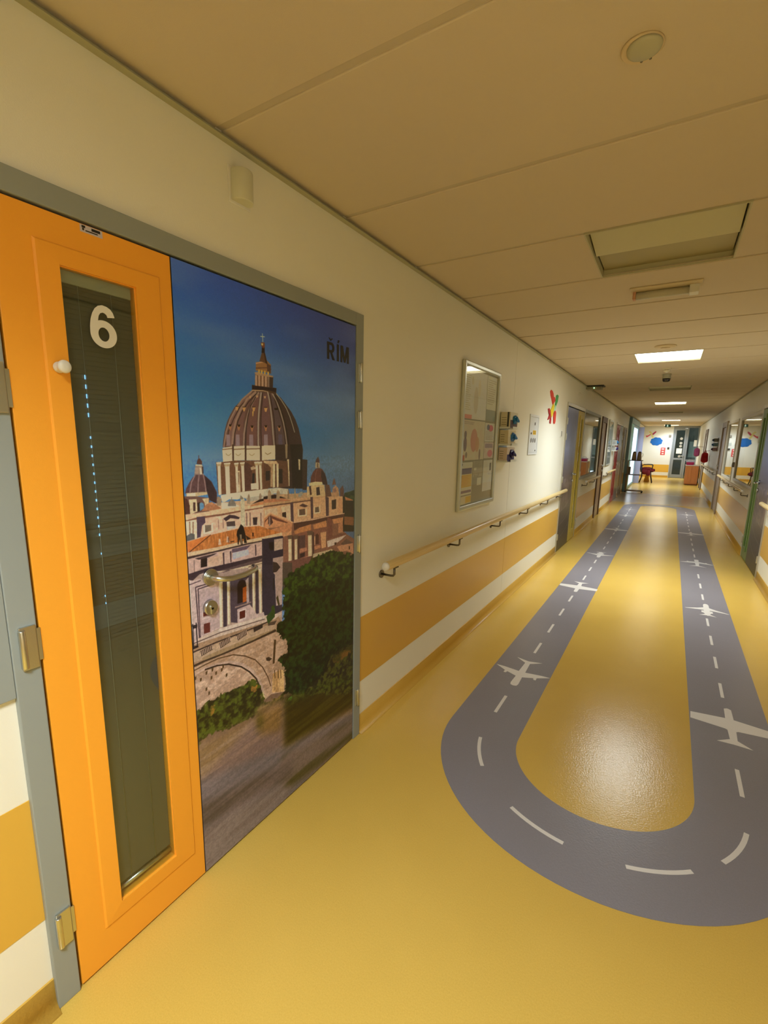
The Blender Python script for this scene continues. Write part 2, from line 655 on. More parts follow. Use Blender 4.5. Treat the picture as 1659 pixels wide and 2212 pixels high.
def tile(x0, x1, y0, w, parent):
    key = (round(x0, 3), round(x1, 3), round(w, 4))
    if key not in tile_mesh:
        e = .003
        mb = MB()
        z0 = 0
        a, b = w - J, 0 + J
        # bevelled lower edge
        vs = [(x0, J + e, 0), (x1, J + e, 0), (x1, w - J - e, 0), (x0, w - J - e, 0), (x0, J, .002), (x1, J, .002), (x1, w - J, .002), (x0, w - J, .002), (x0, J, .02), (x1, J, .02), (x1, w - J, .02), (x0, w - J, .02)]
        fs = [(0, 1, 2, 3), (0, 4, 5, 1), (2, 6, 7, 3), (1, 5, 6, 2), (0, 3, 7, 4), (4, 8, 9, 5), (6, 10, 11, 7), (5, 9, 10, 6), (4, 7, 11, 8), (8, 11, 10, 9)]
        mb.add(vs, fs)
        me = bpy.data.meshes.new('ceiling_panel')
        me.from_pydata(mb.v, [], mb.f)
        bm = bmesh.new()
        bm.from_mesh(me)
        bmesh.ops.recalc_face_normals(bm, faces=bm.faces)
        bm.to_mesh(me)
        bm.free()
        me.materials.append(CEIL)
        tile_mesh[key] = me
    o = bpy.data.objects.new('ceiling_panel', tile_mesh[key])
    COL.objects.link(o)
    o.parent = parent
    o.location = Vector((0, y0, H)) - worldof(parent)
    return o


r = 0
while True:
    ya = ROW0 + r * PITCH_T
    if ya > Y1 + .1:
        break
    w = PITCH_T
    if ya + w < Y0:
        r += 1
        continue
    if r in rows_l:
        tile(.0, LX0, ya, w, ce)
        tile(LX1, W, ya, w, ce)
    else:
        tile(.0, W, ya, w, ce)
    r += 1
# carrier strips seen in the joints
cs = MB()
r = 0
while ROW0 + r * PITCH_T < Y1:
    y = ROW0 + r * PITCH_T
    if y > Y0:
        cs.box((0, y - .02, H + .005), (W, y + .02, H + .008))
    r += 1
obj('joint_carrier', cs, CEILJ, ce)['kind'] = 'stuff'

LITM = mat('lit_diffuser', (255, 252, 240), .6, emit=(255, 250, 232), es=9.0)
OFFM = mat('unlit_diffuser', (206, 200, 160), .45, metal=.0)
OFF_SHADE = mat('unlit_diffuser_shaded', (176, 166, 122), .4, metal=.2)  # darker diffuser copy: shade on the recessed far wing put into the colour
SLOT_SHADE = mat('slot_shade', (84, 66, 40), .8)  # dark tone painted for the shadow inside the near slot
HOUS = mat('luminaire_housing', (196, 190, 156), .5)


def luminaire(row, on, label):
    y0 = ROW0 + row * PITCH_T + .004
    y1 = y0 + PITCH_T - .012
    t = thing('ceiling_light', label, 'ceiling light', ((LX0 + LX1) / 2, (y0 + y1) / 2, H), 'recessed square ceiling lights' if on else 'unlit recessed ceiling lights')
    hz = .062
    mb = MB()
    e = .006
    mb.box((LX0, y0, H - .002), (LX0 + e, y1, H + hz)).box((LX1 - e, y0, H - .002), (LX1, y1, H + hz))
    mb.box((LX0 + e, y0, H - .002), (LX1 - e, y0 + e, H + hz)).box((LX0 + e, y1 - e, H - .002), (LX1 - e, y1, H + hz))
    mb.box((LX0, y0, H + hz), (LX1, y1, H + hz + .006))
    obj('housing', mb, HOUS, t)
    ym = (y0 + y1) / 2
    for a, b in ((y0 + e + .001, ym - .004), (ym + .004, y1 - e - .001)):
        near = a < ym - .1
        za, zb = (H + .034, H + .005) if near else (H + .032, H + .032)
        if near:
            a += .022
        m2 = MB().add([(LX0 + .012, a, za), (LX1 - .012, a, za), (LX1 - .012, b, zb), (LX0 + .012, b, zb), (LX0 + .012, a, za + .004), (LX1 - .012, a, za + .004), (LX1 - .012, b, zb + .004), (LX0 + .012, b, zb + .004)],
                      [(0, 1, 2, 3), (7, 6, 5, 4), (0, 4, 5, 1), (1, 5, 6, 2), (2, 6, 7, 3), (3, 7, 4, 0)])
        obj('diffuser_wing', m2, LITM if on else (OFFM if near else OFF_SHADE), t)
    obj('center_bar', MB().box((LX0 + .01, ym - .0035, H + .008), (LX1 - .01, ym + .0035, H + .048)), HOUS, t)
    obj('slot_strip', MB().box((LX0 + e, y0 + e, H + .045), (LX1 - e, y0 + .032, H + .048)).box((LX0 + e, y0 + e, H + .004), (LX1 - e, y0 + e + .002, H + .045)), SLOT_SHADE if not on else HOUS, t)  # strip along the near edge, shadow-coloured on unlit fixtures
    if on:
        L = bpy.data.lights.new('lamp_light', 'AREA')
        L.shape = 'RECTANGLE'
        L.size = LX1 - LX0 - .04
        L.size_y = y1 - y0 - .04
        L.energy = LAMP_W * (1.3 if row == 4 else 1.0 if row == 14 else .8)
        L.color = LAMP_COL
        L.spread = math.radians(132)
        lo = bpy.data.objects.new('lamp_light', L)
        COL.objects.link(lo)
        lo.parent = t
        lo.location = (0, 0, .003)
    return t


lab = {4: 'lit recessed ceiling light behind the viewer', 9: 'large unlit recessed ceiling light nearest the viewer', 14: 'bright lit recessed ceiling light just before the dome camera',
       19: 'unlit recessed ceiling light just past the dome camera', 24: 'second lit recessed ceiling light down the corridor', 29: 'unlit recessed ceiling light between second and third lit ones',
       37: 'third lit recessed ceiling light, near the blue portal', 45: 'farthest lit ceiling light, behind the green exit sign'}
for row, st in rows_l.items():
    luminaire(row, st == 'on', lab[row])

# ------------------------------------------------------------------ picture painter (door prints, posters)
class Canvas:
    """small software painter; x right, y up, in millimetres of the printed sheet"""

    def __init__(s, wmm, hmm, ppm=1.0, bg=(128, 128, 128)):
        s.k = ppm
        s.w = int(wmm * ppm)
        s.h = int(hmm * ppm)
        s.a = np.ones((s.h, s.w, 3), np.float32) * np.array(bg, np.float32) / 255
        s.X, s.Y = np.meshgrid((np.arange(s.w) + .5) / ppm, (np.arange(s.h) + .5) / ppm)

    def noise(s, cx, cy, seed, octv=3):
        """value noise with cell size cx, cy mm"""
        g = np.random.default_rng(seed)
        out = np.zeros((s.h, s.w), np.float32)
        amp = 1.
        tot = 0.
        for o in range(octv):
            nx = int(s.w / s.k / cx) + 3
            ny = int(s.h / s.k / cy) + 3
            G = g.random((ny, nx)).astype(np.float32)
            fx = s.X / cx
            fy = s.Y / cy
            ix = fx.astype(int)
            iy = fy.astype(int)
            tx = fx - ix
            ty = fy - iy
            tx = tx * tx * (3 - 2 * tx)
            ty = ty * ty * (3 - 2 * ty)
            v = (G[iy, ix] * (1 - tx) + G[iy, ix + 1] * tx) * (1 - ty) + (G[iy + 1, ix] * (1 - tx) + G[iy + 1, ix + 1] * tx) * ty
            out += v * amp
            tot += amp
            amp *= .55
            cx = max(cx / 2, 1.2)
            cy = max(cy / 2, 1.2)
        return out / tot

    def mask(s, pts, sub=2):
        x0 = max(int(min(p[0] for p in pts) * s.k) - 1, 0)
        x1 = min(int(max(p[0] for p in pts) * s.k) + 2, s.w)
        y0 = max(int(min(p[1] for p in pts) * s.k) - 1, 0)
        y1 = min(int(max(p[1] for p in pts) * s.k) + 2, s.h)
        if x1 <= x0 or y1 <= y0:
            return None
        gx = (np.arange((x1 - x0) * sub) + .5) / sub + x0
        gy = (np.arange((y1 - y0) * sub) + .5) / sub + y0
        GX, GY = np.meshgrid(gx / s.k, gy / s.k)
        ins = np.zeros(GX.shape, bool)
        n = len(pts)
        for i in range(n):
            xa, ya = pts[i]
            xb, yb = pts[(i + 1) % n]
            if ya == yb:
                continue
            c = ((ya > GY) != (yb > GY)) & (GX < (xb - xa) * (GY - ya) / (yb - ya) + xa)
            ins ^= c
        m = ins.reshape(y1 - y0, sub, x1 - x0, sub).mean((1, 3)).astype(np.float32)
        return x0, x1, y0, y1, m

    def poly(s, pts, c, c2=None, nz=None, amt=1.0, lo=.38, hi=.62):
        q = s.mask(pts)
        if q is None:
            return
        x0, x1, y0, y1, m = q
        m = m[..., None] * amt
        c = np.array(c, np.float32) / 255
        if c2 is not None:
            t = np.clip((nz[y0:y1, x0:x1] - lo) / (hi - lo), 0, 1)[..., None]
            c = c * (1 - t) + np.array(c2, np.float32) / 255 * t
        r = s.a[y0:y1, x0:x1]
        r[:] = r * (1 - m) + c * m

    def soft(s, pts, r, c, c2, nz, rag=None, lo=.36, hi=.64):
        """polygon with a feathered edge, or a ragged leafy one when rag is a noise field"""
        q = s.mask(pts, 1)
        if q is None:
            return
        x0, x1, y0, y1, m0 = q
        pd = 2 * r
        X0, X1, Y0_, Y1_ = max(x0 - pd, 0), min(x1 + pd, s.w), max(y0 - pd, 0), min(y1 + pd, s.h)
        m = np.zeros((Y1_ - Y0_ + 2 * pd, X1 - X0 + 2 * pd), np.float32)
        m[pd + y0 - Y0_:pd + y1 - Y0_, pd + x0 - X0:pd + x1 - X0] = m0
        # carry the shape past the sheet border so that only inner edges feather
        if x0 <= 1:
            m[:, :pd + x0 - X0 + 2] = m[:, pd + x0 - X0 + 2:pd + x0 - X0 + 3]
        if x1 >= s.w - 1:
            m[:, pd + x1 - X0 - 2:] = m[:, pd + x1 - X0 - 3:pd + x1 - X0 - 2]
        if y0 <= 1:
            m[:pd + y0 - Y0_ + 2] = m[pd + y0 - Y0_ + 2:pd + y0 - Y0_ + 3]
        for _ in range(2):
            for ax in (0, 1):
                cs = np.cumsum(np.pad(m, [(r + 1, r) if a == ax else (0, 0) for a in (0, 1)], 'edge'), axis=ax)
                k = 2 * r + 1
                m = (cs[k:] - cs[:-k]) / k if ax == 0 else (cs[:, k:] - cs[:, :-k]) / k
        m = m[pd:-pd, pd:-pd] if pd else m
        if rag is not None:
            m = np.clip((m + (rag[Y0_:Y1_, X0:X1] - .5) * 1.1 - .45) * 7, 0, 1)
        m = m[..., None]
        t = np.clip((nz[Y0_:Y1_, X0:X1] - lo) / (hi - lo), 0, 1)[..., None]
        c = np.array(c, np.float32) / 255 * (1 - t) + np.array(c2, np.float32) / 255 * t
        s.a[Y0_:Y1_, X0:X1] = s.a[Y0_:Y1_, X0:X1] * (1 - m) + c * m

    def line(s, pts, w, c, amt=1.0):
        for i in range(len(pts) - 1):
            a = Vector(pts[i])
            b = Vector(pts[i + 1])
            if (b - a).length < 1e-6:
                continue
            d = (b - a).normalized()
            nn = Vector((-d.y, d.x)) * w / 2
            e = d * w * .3
            s.poly([tuple(a - e + nn), tuple(b + e + nn), tuple(b + e - nn), tuple(a - e - nn)], c, amt=amt)

    def blur(s, n=1):
        for _ in range(n):
            p = np.pad(s.a, ((1, 1), (1, 1), (0, 0)), 'edge')
            s.a = (p[:-2, 1:-1] + p[2:, 1:-1] + p[1:-1, :-2] + p[1:-1, 2:] + 2 * p[1:-1, 1:-1]) / 6


def relight(a, key):
    """display colours seen under the corridor lamps -> ink colours (divides out the lamp tint)"""
    lin = np.where(a <= .04045, a / 12.92, ((a + .055) / 1.055) ** 2.4)
    lin = np.clip(lin / np.array(key, np.float32), 0, .9)
    return np.where(lin <= .0031308, lin * 12.92, 1.055 * lin ** (1 / 2.4) - .055)


MW, MH = 893, 1966
MURAL = [
('N','26301a','3a4420','f',(814,1254,852,1256,891,1261,904,1070,806,1086)),
('P','a8693c',(819,1237,881,1217,881,1213,824,1220)),
('P','2a2014',(802,1222,888,1211,890,1067,804,1081)),
('P','7a4c2c',(807,1149,889,1136,889,1096,808,1113)),
('P','7c5038',(321,1250,802,1237,812,1080,830,1066,902,1028,904,904,313,1034)),
('P','b0885c',(323,1290,487,1279,588,1277,753,1261,753,1237,321,1250)),
('P','c49c70',(-6,1280,154,1281,345,1272,339,1098,-14,1164)),
('P','a4846a',(-5,1142,413,1145,400,677,-12,836)),
('P','94704c',(-8,860,385,814,435,724,426,378,-31,500)),
('P','6e5036',(-13,618,900,396,906,-26,-19,-9)),
('P','5e4238',(282,1644,255,1624,230,1604,203,1582,185,1558,171,1535,160,1506,153,1477,150,1456,536,1449,528,1484,514,1526,497,1557,474,1585,448,1607,420,1631,393,1643,357,1646)),
('P','3a2822',(389,1643,420,1631,448,1607,474,1585,497,1557,514,1526,528,1484,536,1447,428,1448,423,1501,412,1553,397,1597,383,1628)),
('P','7a584c',(249,1621,271,1632,282,1637,265,1618,234,1582,212,1544,197,1497,190,1459,163,1459,170,1496,183,1535,203,1567,225,1597)),
('P','6e4c42',(259,1610,282,1629,276,1611,252,1574,240,1537,236,1497,231,1459,197,1459,202,1497,214,1536,234,1576)),
('P','6a483e',(293,1630,316,1636,309,1601,301,1560,296,1459,250,1459,255,1518,266,1568,281,1607)),
('P','664640',(330,1638,353,1638,361,1595,365,1542,370,1459,320,1459,321,1561,326,1603)),
('P','54403c',(377,1636,386,1617,403,1587,421,1545,433,1501,438,1459,393,1459,389,1522,378,1585,370,1618)),
('L','96765e',5,(282,1641,238,1610,208,1577,184,1543,166,1504,155,1458)),
('L','30201a',3,(268,1622,227,1586,199,1547,177,1508,164,1465)),
('L','94745e',8,(299,1639,259,1612,229,1576,209,1542,196,1504,188,1459)),
('L','2e201c',3,(307,1638,267,1606,237,1573,217,1540,202,1501,196,1459)),
('L','927660',7,(312,1638,287,1610,266,1574,251,1538,241,1500,237,1459)),
('L','30221e',3.5,(298,1623,275,1593,261,1558,251,1518,246,1459)),
('L','9c8a74',6.5,(324,1639,319,1616,312,1581,307,1540,305,1499,304,1459)),
('L','342420',4,(331,1638,326,1603,320,1561,318,1509,319,1459)),
('L','988670',6.5,(356,1642,362,1620,368,1585,374,1543,377,1500,381,1461)),
('L','2c1e1a',4,(365,1639,373,1606,382,1564,387,1511,390,1459)),
('L','8e7a64',6,(377,1642,398,1618,416,1583,431,1545,441,1506,448,1461)),
('L','241814',4,(389,1637,412,1604,431,1567,446,1524,458,1461)),
('L','94866c',4,(396,1644,423,1622,448,1596,467,1566,480,1538,491,1511)),
('P','b48a60',(269,1623,278,1624,276,1617,270,1616)),
('P','b48a60',(300,1628,311,1629,308,1622,302,1621)),
('P','b48a60',(336,1629,347,1630,344,1622,338,1622)),
('P','bc8c52',(208,1586,222,1586,217,1574,211,1573)),
('P','2c1c14',(207,1587,223,1588,221,1586,209,1585)),
('P','bc8c52',(238,1586,253,1586,247,1573,241,1573)),
('P','2c1c14',(237,1587,253,1588,251,1586,239,1585)),
('P','bc8c52',(281,1588,296,1589,291,1576,284,1576)),
('P','2c1c14',(280,1590,297,1591,295,1589,282,1588)),
('P','bc8c52',(336,1590,353,1591,347,1577,340,1577)),
('P','2c1c14',(336,1592,353,1593,351,1591,337,1590)),
('P','c89a4c',(281,1575,287,1576,284,1559,281,1559)),
('P','20140e',(385,1592,407,1594,403,1587,388,1586)),
('P','a06c46',(177,1525,191,1526,185,1510,181,1510)),
('P','20120c',(179,1528,190,1529,187,1522,181,1522)),
('P','a06c46',(213,1526,227,1526,221,1510,217,1510)),
('P','20120c',(215,1529,226,1529,223,1522,217,1522)),
('P','a06c46',(270,1524,285,1525,279,1508,275,1508)),
('P','20120c',(272,1528,284,1528,281,1521,275,1520)),
('P','a06c46',(334,1528,350,1528,344,1511,339,1511)),
('P','20120c',(336,1531,349,1531,346,1524,339,1524)),
('P','a06c46',(400,1529,418,1529,411,1512,406,1512)),
('P','20120c',(403,1532,416,1533,414,1525,406,1524)),
('P','8a7270',(166,1496,181,1496,181,1461,165,1461)),
('P','8a7270',(206,1497,221,1497,221,1461,204,1461)),
('P','8a7270',(264,1498,281,1498,281,1461,262,1461)),
('P','8a7270',(332,1499,350,1500,350,1461,331,1461)),
('P','564850',(404,1501,423,1501,424,1461,403,1461)),
('P','48301f',(283,1661,398,1662,397,1639,360,1644,282,1642)),
('P','281a1a',(283,1659,399,1661,397,1646,357,1651,283,1647)),
('P','b89870',(283,1645,333,1648,358,1646,358,1644,333,1645,282,1642)),
('P','6e4c34',(299,1702,384,1700,379,1661,296,1660)),
('P','3c2a22',(359,1704,384,1700,381,1660,357,1663)),
('P','b08c6c',(299,1694,307,1694,306,1660,298,1660)),
('P','b08c6c',(313,1696,321,1696,320,1660,312,1661)),
('P','b08c6c',(329,1698,337,1698,336,1661,327,1661)),
('P','b08c6c',(344,1700,353,1700,351,1661,343,1661)),
('P','7c6450',(357,1701,366,1702,364,1661,356,1661)),
('P','a07c58',(296,1702,310,1706,385,1701,382,1696,301,1695)),
('P','8c6038',(304,1736,356,1748,374,1738,374,1708,302,1709)),
('P','54382a',(354,1740,374,1734,372,1707,356,1709)),
('P','c09840',(314,1714,321,1714,320,1702,313,1702)),
('P','c09840',(326,1714,334,1714,332,1702,326,1702)),
('P','c09840',(341,1714,348,1714,347,1702,340,1702)),
('P','c09840',(357,1713,364,1713,363,1702,356,1703)),
('L','c08c5c',3,(304,1732,320,1737,354,1744)),
('L','5a3828',3,(303,1717,354,1725,374,1722)),
('P','5c3c28',(332,1770,346,1772,358,1738,320,1742)),
('P','341e16',(342,1772,347,1772,358,1738,348,1739)),
('P','241614',(333,1788,346,1790,346,1772,331,1770)),
('P','703c26',(329,1803,346,1806,347,1792,340,1785,330,1792)),
('P','d0b468',(330,1800,339,1802,339,1795,332,1794)),
('L','b8b8b4',2.6,(337,1832,338,1807)),
('L','b8b8b4',2.6,(328,1822,347,1824)),
('P','dcc9a0',(150,1454,190,1459,242,1461,312,1460,385,1460,386,1433,149,1436)),
('P','d2c096',(148,1449,186,1452,243,1458,314,1458,352,1458,350,1409,318,1410,243,1413,193,1413,149,1407)),
('L','8a6a4a',4,(149,1449,186,1452,190,1453)),
('L','8a6a4a',4,(195,1449,243,1451,245,1451)),
('L','7a5c44',4,(248,1450,314,1451)),
('P','d2bc90',(329,1462,386,1462,387,1412,327,1411)),
('P','e0d0a4',(164,1442,188,1444,185,1411,162,1410)),
('P','dccca0',(199,1445,240,1448,237,1414,198,1413)),
('P','dccca0',(255,1445,308,1446,308,1416,253,1415)),
('L','a08860',3,(162,1436,167,1431,174,1430,183,1436)),
('L','a08860',3,(202,1435,208,1430,215,1429,224,1435)),
('L','a08860',3,(262,1434,268,1429,275,1428,285,1434)),
('L','8a7250',3,(336,1436,347,1430,364,1436)),
('P','4e3628',(188,1465,196,1465,194,1413,187,1413)),
('P','4e3628',(242,1465,250,1465,248,1412,240,1412)),
('P','4e3628',(311,1465,320,1465,319,1410,310,1410)),
('P','3a2a22',(387,1459,536,1449,530,1430,386,1433)),
('P','36261e',(387,1465,533,1466,538,1446,535,1409,562,1406,559,1293,394,1306,385,1410)),
('P','241a14',(464,1466,533,1466,532,1295,475,1300,471,1403)),
('P','8c7452',(438,1466,451,1466,449,1414,440,1414)),
('P','bca478',(447,1411,458,1411,458,1368,446,1369)),
('P','b49c70',(452,1369,460,1368,459,1310,451,1311)),
('P','c8b080',(510,1410,521,1409,520,1369,512,1369)),
('P','3a2a20',(535,1408,564,1406,557,1287,533,1291)),
('P','6e4830',(121,1410,152,1410,198,1413,350,1409,346,1308,133,1306,124,1311)),
('P','5e3e2a',(327,1411,388,1410,450,1404,454,1308,324,1311)),
('P','54362a',(237,1410,273,1394,264,1312,236,1310)),
('P','c8ac80',(198,1378,217,1379,217,1308,199,1310)),
('P','8a684a',(204,1374,215,1374,213,1333,203,1334)),
('P','dcc9a0',(126,1408,138,1408,137,1306,126,1305)),
('P','b09468',(123,1408,141,1409,140,1398,124,1397)),
('P','e4d6b0',(122,1409,142,1410,142,1405,123,1404)),
('P','dcc9a0',(156,1405,174,1406,173,1306,156,1306)),
('P','b09468',(153,1405,177,1406,175,1396,154,1394)),
('P','e4d6b0',(152,1406,178,1407,178,1402,152,1402)),
('P','d0b890',(198,1404,209,1404,209,1309,200,1308)),
('P','b09468',(195,1404,212,1405,211,1394,196,1393)),
('P','e4d6b0',(194,1405,213,1406,213,1401,194,1400)),
('P','dcc9a0',(223,1405,236,1406,236,1309,225,1308)),
('P','b09468',(220,1405,239,1406,237,1395,221,1394)),
('P','e4d6b0',(219,1406,240,1407,239,1402,219,1401)),
('P','dcc9a0',(287,1405,299,1406,300,1310,290,1310)),
('P','b09468',(283,1405,302,1406,301,1395,285,1393)),
('P','e4d6b0',(282,1406,303,1407,303,1402,283,1401)),
('P','d8c498',(304,1404,316,1405,317,1310,307,1309)),
('P','b09468',(300,1404,319,1405,318,1394,302,1393)),
('P','e4d6b0',(299,1406,320,1406,320,1401,300,1400)),
('P','dcc9a0',(264,1333,294,1333,293,1312,264,1312)),
('P','2c2420',(272,1367,283,1368,282,1334,269,1333)),
('P','b89a70',(267,1379,293,1382,280,1392,265,1388)),
('P','2a221e',(335,1370,348,1371,347,1340,335,1338)),
('P','2a221e',(337,1372,356,1373,355,1339,337,1338)),
('P','d2b886',(371,1406,384,1406,381,1312,370,1311)),
('P','c8ae80',(390,1398,402,1397,399,1311,390,1310)),
('P','c8a274',(327,1409,391,1406,402,1395,368,1396,368,1390,327,1402)),
('P','a8845a',(343,1399,374,1396,368,1314,357,1315,362,1383)),
('P','2c221a',(402,1377,422,1376,421,1323,402,1324)),
('P','d4d2b4',(133,1304,178,1307,251,1308,346,1309,345,1282,276,1280,233,1286,201,1284,168,1288,149,1281,138,1282)),
('P','bcae8c',(324,1309,397,1309,450,1300,450,1280,379,1289,322,1282)),
('P','b0a080',(235,1286,346,1288,345,1276,250,1271)),
('P','5a3e38',(3,1321,7,1334,20,1353,32,1367,45,1375,69,1376,85,1364,101,1350,112,1329,120,1315,118,1279,89,1293,82,1318)),
('P','3a2826',(77,1370,100,1348,112,1328,118,1311,114,1280,89,1294,82,1320,79,1346)),
('L','8c6c5e',4,(42,1374,27,1353,20,1323)),
('L','8c6c5e',4,(56,1374,51,1349,48,1319)),
('L','8c6c5e',4,(71,1373,75,1350,78,1320)),
('P','8e7460',(42,1392,73,1391,71,1377,73,1373,39,1375)),
('P','d0c090',(59,1393,64,1393,66,1376,59,1376)),
('P','a08468',(44,1404,70,1402,72,1377,41,1379)),
('P','54342a',(49,1407,68,1404,69,1413,62,1423,55,1422,51,1414)),
('P','e0d0a4',(59,1395,64,1394,66,1375,60,1375)),
('P','33221c',(68,1398,72,1398,72,1377,68,1377)),
('L','5a3a30',2.5,(58,1432,57,1415)),
('P','d8c490',(45,1405,68,1404,68,1400,45,1402)),
('P','b89c6c',(7,1322,39,1321,82,1320,83,1311,44,1309,7,1304)),
('P','dcc894',(9,1320,39,1320,39,1310,9,1310)),
('P','6c4a3a',(0,1313,44,1309,89,1300,87,1258,-4,1258)),
('P','ccae7c',(15,1302,42,1301,44,1263,17,1256)),
('P','4a3026',(29,1292,37,1291,36,1265,28,1265)),
('P','c8a876',(62,1300,87,1300,85,1268,73,1268,70,1288)),
('P','38261e',(44,1288,53,1291,52,1262,43,1261)),
('P','5c8090',(52,1286,60,1289,67,1284,68,1270,52,1263)),
('P','4c2c20',(-1,1308,9,1304,17,1283,15,1259,-4,1258)),
('P','a46a44',(75,1280,97,1287,114,1276,137,1259,58,1261)),
('P','b87c4c',(88,1286,107,1282,99,1278,86,1279)),
('P','cfa878',(45,1256,137,1261,213,1258,345,1259,344,1243,233,1244,141,1242,48,1243,-3,1238,-3,1248)),
('P','7a4c34',(-3,1240,48,1245,141,1244,213,1246,344,1245,344,1240,212,1241,140,1238,48,1239,-4,1235)),
('P','d0a47c',(-5,1235,40,1239,140,1238,344,1243,342,1170,231,1182,87,1182,36,1178,-8,1174)),
('P','4e3a3e',(39,1246,69,1244,70,1224,57,1216,49,1182,36,1180)),
('P','dcbc8c',(-3,1238,34,1238,39,1228,36,1178,30,1179,21,1196,-1,1193,-5,1184)),
('L','8a6448',4,(13,1234,12,1198)),
('L','8a6448',4,(25,1232,23,1196)),
('P','5a5448',(-1,1193,16,1199,28,1194,28,1178,-2,1176)),
('P','6c5a44',(68,1216,91,1214,90,1196,67,1193)),
('L','e0c49a',5,(64,1216,64,1190,96,1192,95,1217)),
('P','3c2a2a',(140,1227,166,1237,189,1232,210,1222,205,1217,170,1225,151,1217)),
('P','4a3830',(152,1215,188,1213,189,1194,154,1192)),
('P','b0a490',(152,1200,190,1196,189,1189,154,1188)),
('P','d8b484',(116,1238,134,1237,129,1227,120,1228)),
('L','8c6450',3,(120,1226,120,1197)),
('L','8c6450',3,(139,1226,138,1196)),
('P','382824',(268,1214,290,1213,286,1186,269,1188)),
('L','7a5a48',5,(240,1233,240,1191)),
('L','7a5a48',5,(256,1232,255,1188)),
('L','7a5a48',5,(307,1225,306,1181)),
('P','d8ccaa',(136,1281,163,1276,198,1267,212,1260,135,1259)),
('P','7c6e5a',(161,1271,166,1281,177,1288,189,1281,195,1269,195,1262,161,1266)),
('L','7c6e5a',3,(178,1293,177,1286)),
('P','c0ac80',(216,1286,233,1284,232,1186,213,1198)),
('P','8a7458',(211,1284,217,1297,229,1286,225,1282)),
('P','94795a',(244,1266,248,1292,253,1300,258,1290,256,1263)),
('P','94795a',(299,1274,302,1293,308,1297,314,1286,310,1269)),
('P','94795a',(118,1272,119,1299,126,1302,137,1292,133,1270)),
('P','b87848',(259,1258,301,1266,345,1265,344,1255,259,1254)),
('P','2c1a14',(265,1262,302,1274,345,1278,345,1269,301,1266)),
('P','c49464',(322,1266,462,1258,577,1256,678,1255,811,1239,803,1162,682,1167,475,1168,318,1169)),
('P','ae6e46',(322,1274,407,1270,462,1256,461,1247,322,1254)),
('P','2e1c16',(322,1282,379,1285,443,1264,407,1269,355,1272,322,1273)),
('P','b48858',(322,1260,462,1254,577,1254,678,1253,678,1249,461,1245,321,1250)),
('L','64402e',5,(321,1246,461,1245,584,1244)),
('P','c8a478',(326,1235,389,1236,391,1202,354,1221,326,1213)),
('P','caa678',(409,1236,461,1237,463,1174,438,1188,436,1214,412,1216)),
('P','2c1c16',(415,1213,436,1214,437,1192,416,1199)),
('P','4c3432',(461,1247,477,1248,479,1167,463,1172)),
('P','4c3432',(580,1258,596,1259,597,1169,583,1169)),
('P','4c3432',(678,1251,701,1244,701,1165,682,1166)),
('P','5a4230',(512,1214,546,1214,547,1189,512,1191)),
('P','5c4a38',(610,1212,633,1212,635,1190,610,1191)),
('L','dcbc8c',4,(506,1216,507,1189,555,1187,554,1213)),
('L','dcbc8c',4,(605,1217,605,1188,641,1188,639,1215)),
('P','4a302a',(512,1229,532,1236,566,1223,546,1219)),
('P','34241c',(721,1230,753,1232,753,1190,723,1190)),
('L','c89468',4,(715,1233,717,1185,761,1186,761,1231)),
('P','c08a5c',(769,1234,800,1232,801,1167,769,1169)),
('P','241a12',(802,1247,815,1246,814,1079,804,1081)),
('P','5c3428',(581,1316,585,1338,596,1355,613,1368,631,1373,657,1366,675,1347,686,1323,690,1300)),
('P','34201c',(653,1364,675,1347,686,1323,694,1294,660,1304,649,1339)),
('L','7c4c38',3,(624,1370,613,1341,611,1316)),
('P','a08a68',(614,1395,639,1399,642,1371,612,1373)),
('P','50342c',(614,1395,619,1406,631,1418,639,1403,640,1392)),
('P','3c2820',(626,1392,630,1392,631,1374,626,1374)),
('P','d0b880',(571,1314,613,1317,656,1313,660,1302,616,1300,574,1303)),
('P','c2a06c',(559,1300,588,1302,671,1301,678,1253,560,1258)),
('P','3a2a24',(618,1293,638,1294,643,1261,619,1260)),
('P','4a2c22',(572,1301,584,1302,589,1266,577,1265)),
('P','5c3c2c',(675,1301,705,1298,721,1247,678,1249)),
('P','ac8058',(729,1282,749,1293,769,1279,777,1244,725,1244)),
('P','6c4838',(725,1297,733,1316,739,1325,745,1312,753,1295)),
('P','5a3c32',(781,1274,802,1289,810,1271,811,1239,782,1242)),
('P','8a6450',(733,1277,749,1281,757,1268,745,1260,733,1265)),
('P','8a8470',(507,1273,517,1283,533,1283,535,1273,520,1263,507,1265)),
('P','a08458',(482,1262,485,1286,488,1305,492,1285,493,1262)),
('P','8c6c4a',(446,1262,447,1285,450,1304,456,1282,457,1261)),
('P','9a7c58',(341,1271,345,1298,352,1305,360,1294,360,1269)),
('P','9a7c58',(385,1266,389,1294,396,1302,405,1291,404,1265)),
('P','c89a70',(475,1170,593,1166,690,1166,816,1164,816,1160,690,1162,593,1161,479,1165)),
('P','4c2c20',(479,1165,593,1161,690,1162,816,1160,812,1146,725,1147,629,1146,504,1141,480,1136)),
('P','b0703f',(511,1142,582,1146,582,1122,484,1120,481,1131)),
('P','b87846',(597,1141,682,1148,686,1121,600,1122)),
('P','b87a4a',(725,1147,807,1146,803,1122,737,1126)),
('P','aa7048',(770,1121,803,1122,806,1078,770,1079)),
('P','6e4030',(690,1162,725,1147,729,1092,721,1064,689,1064)),
('P','7a4a34',(484,1120,582,1122,600,1122,686,1121,685,1028,599,1033,563,1002,443,1006,440,1120)),
('P','c08a58',(644,1101,682,1100,681,1032,651,1032)),
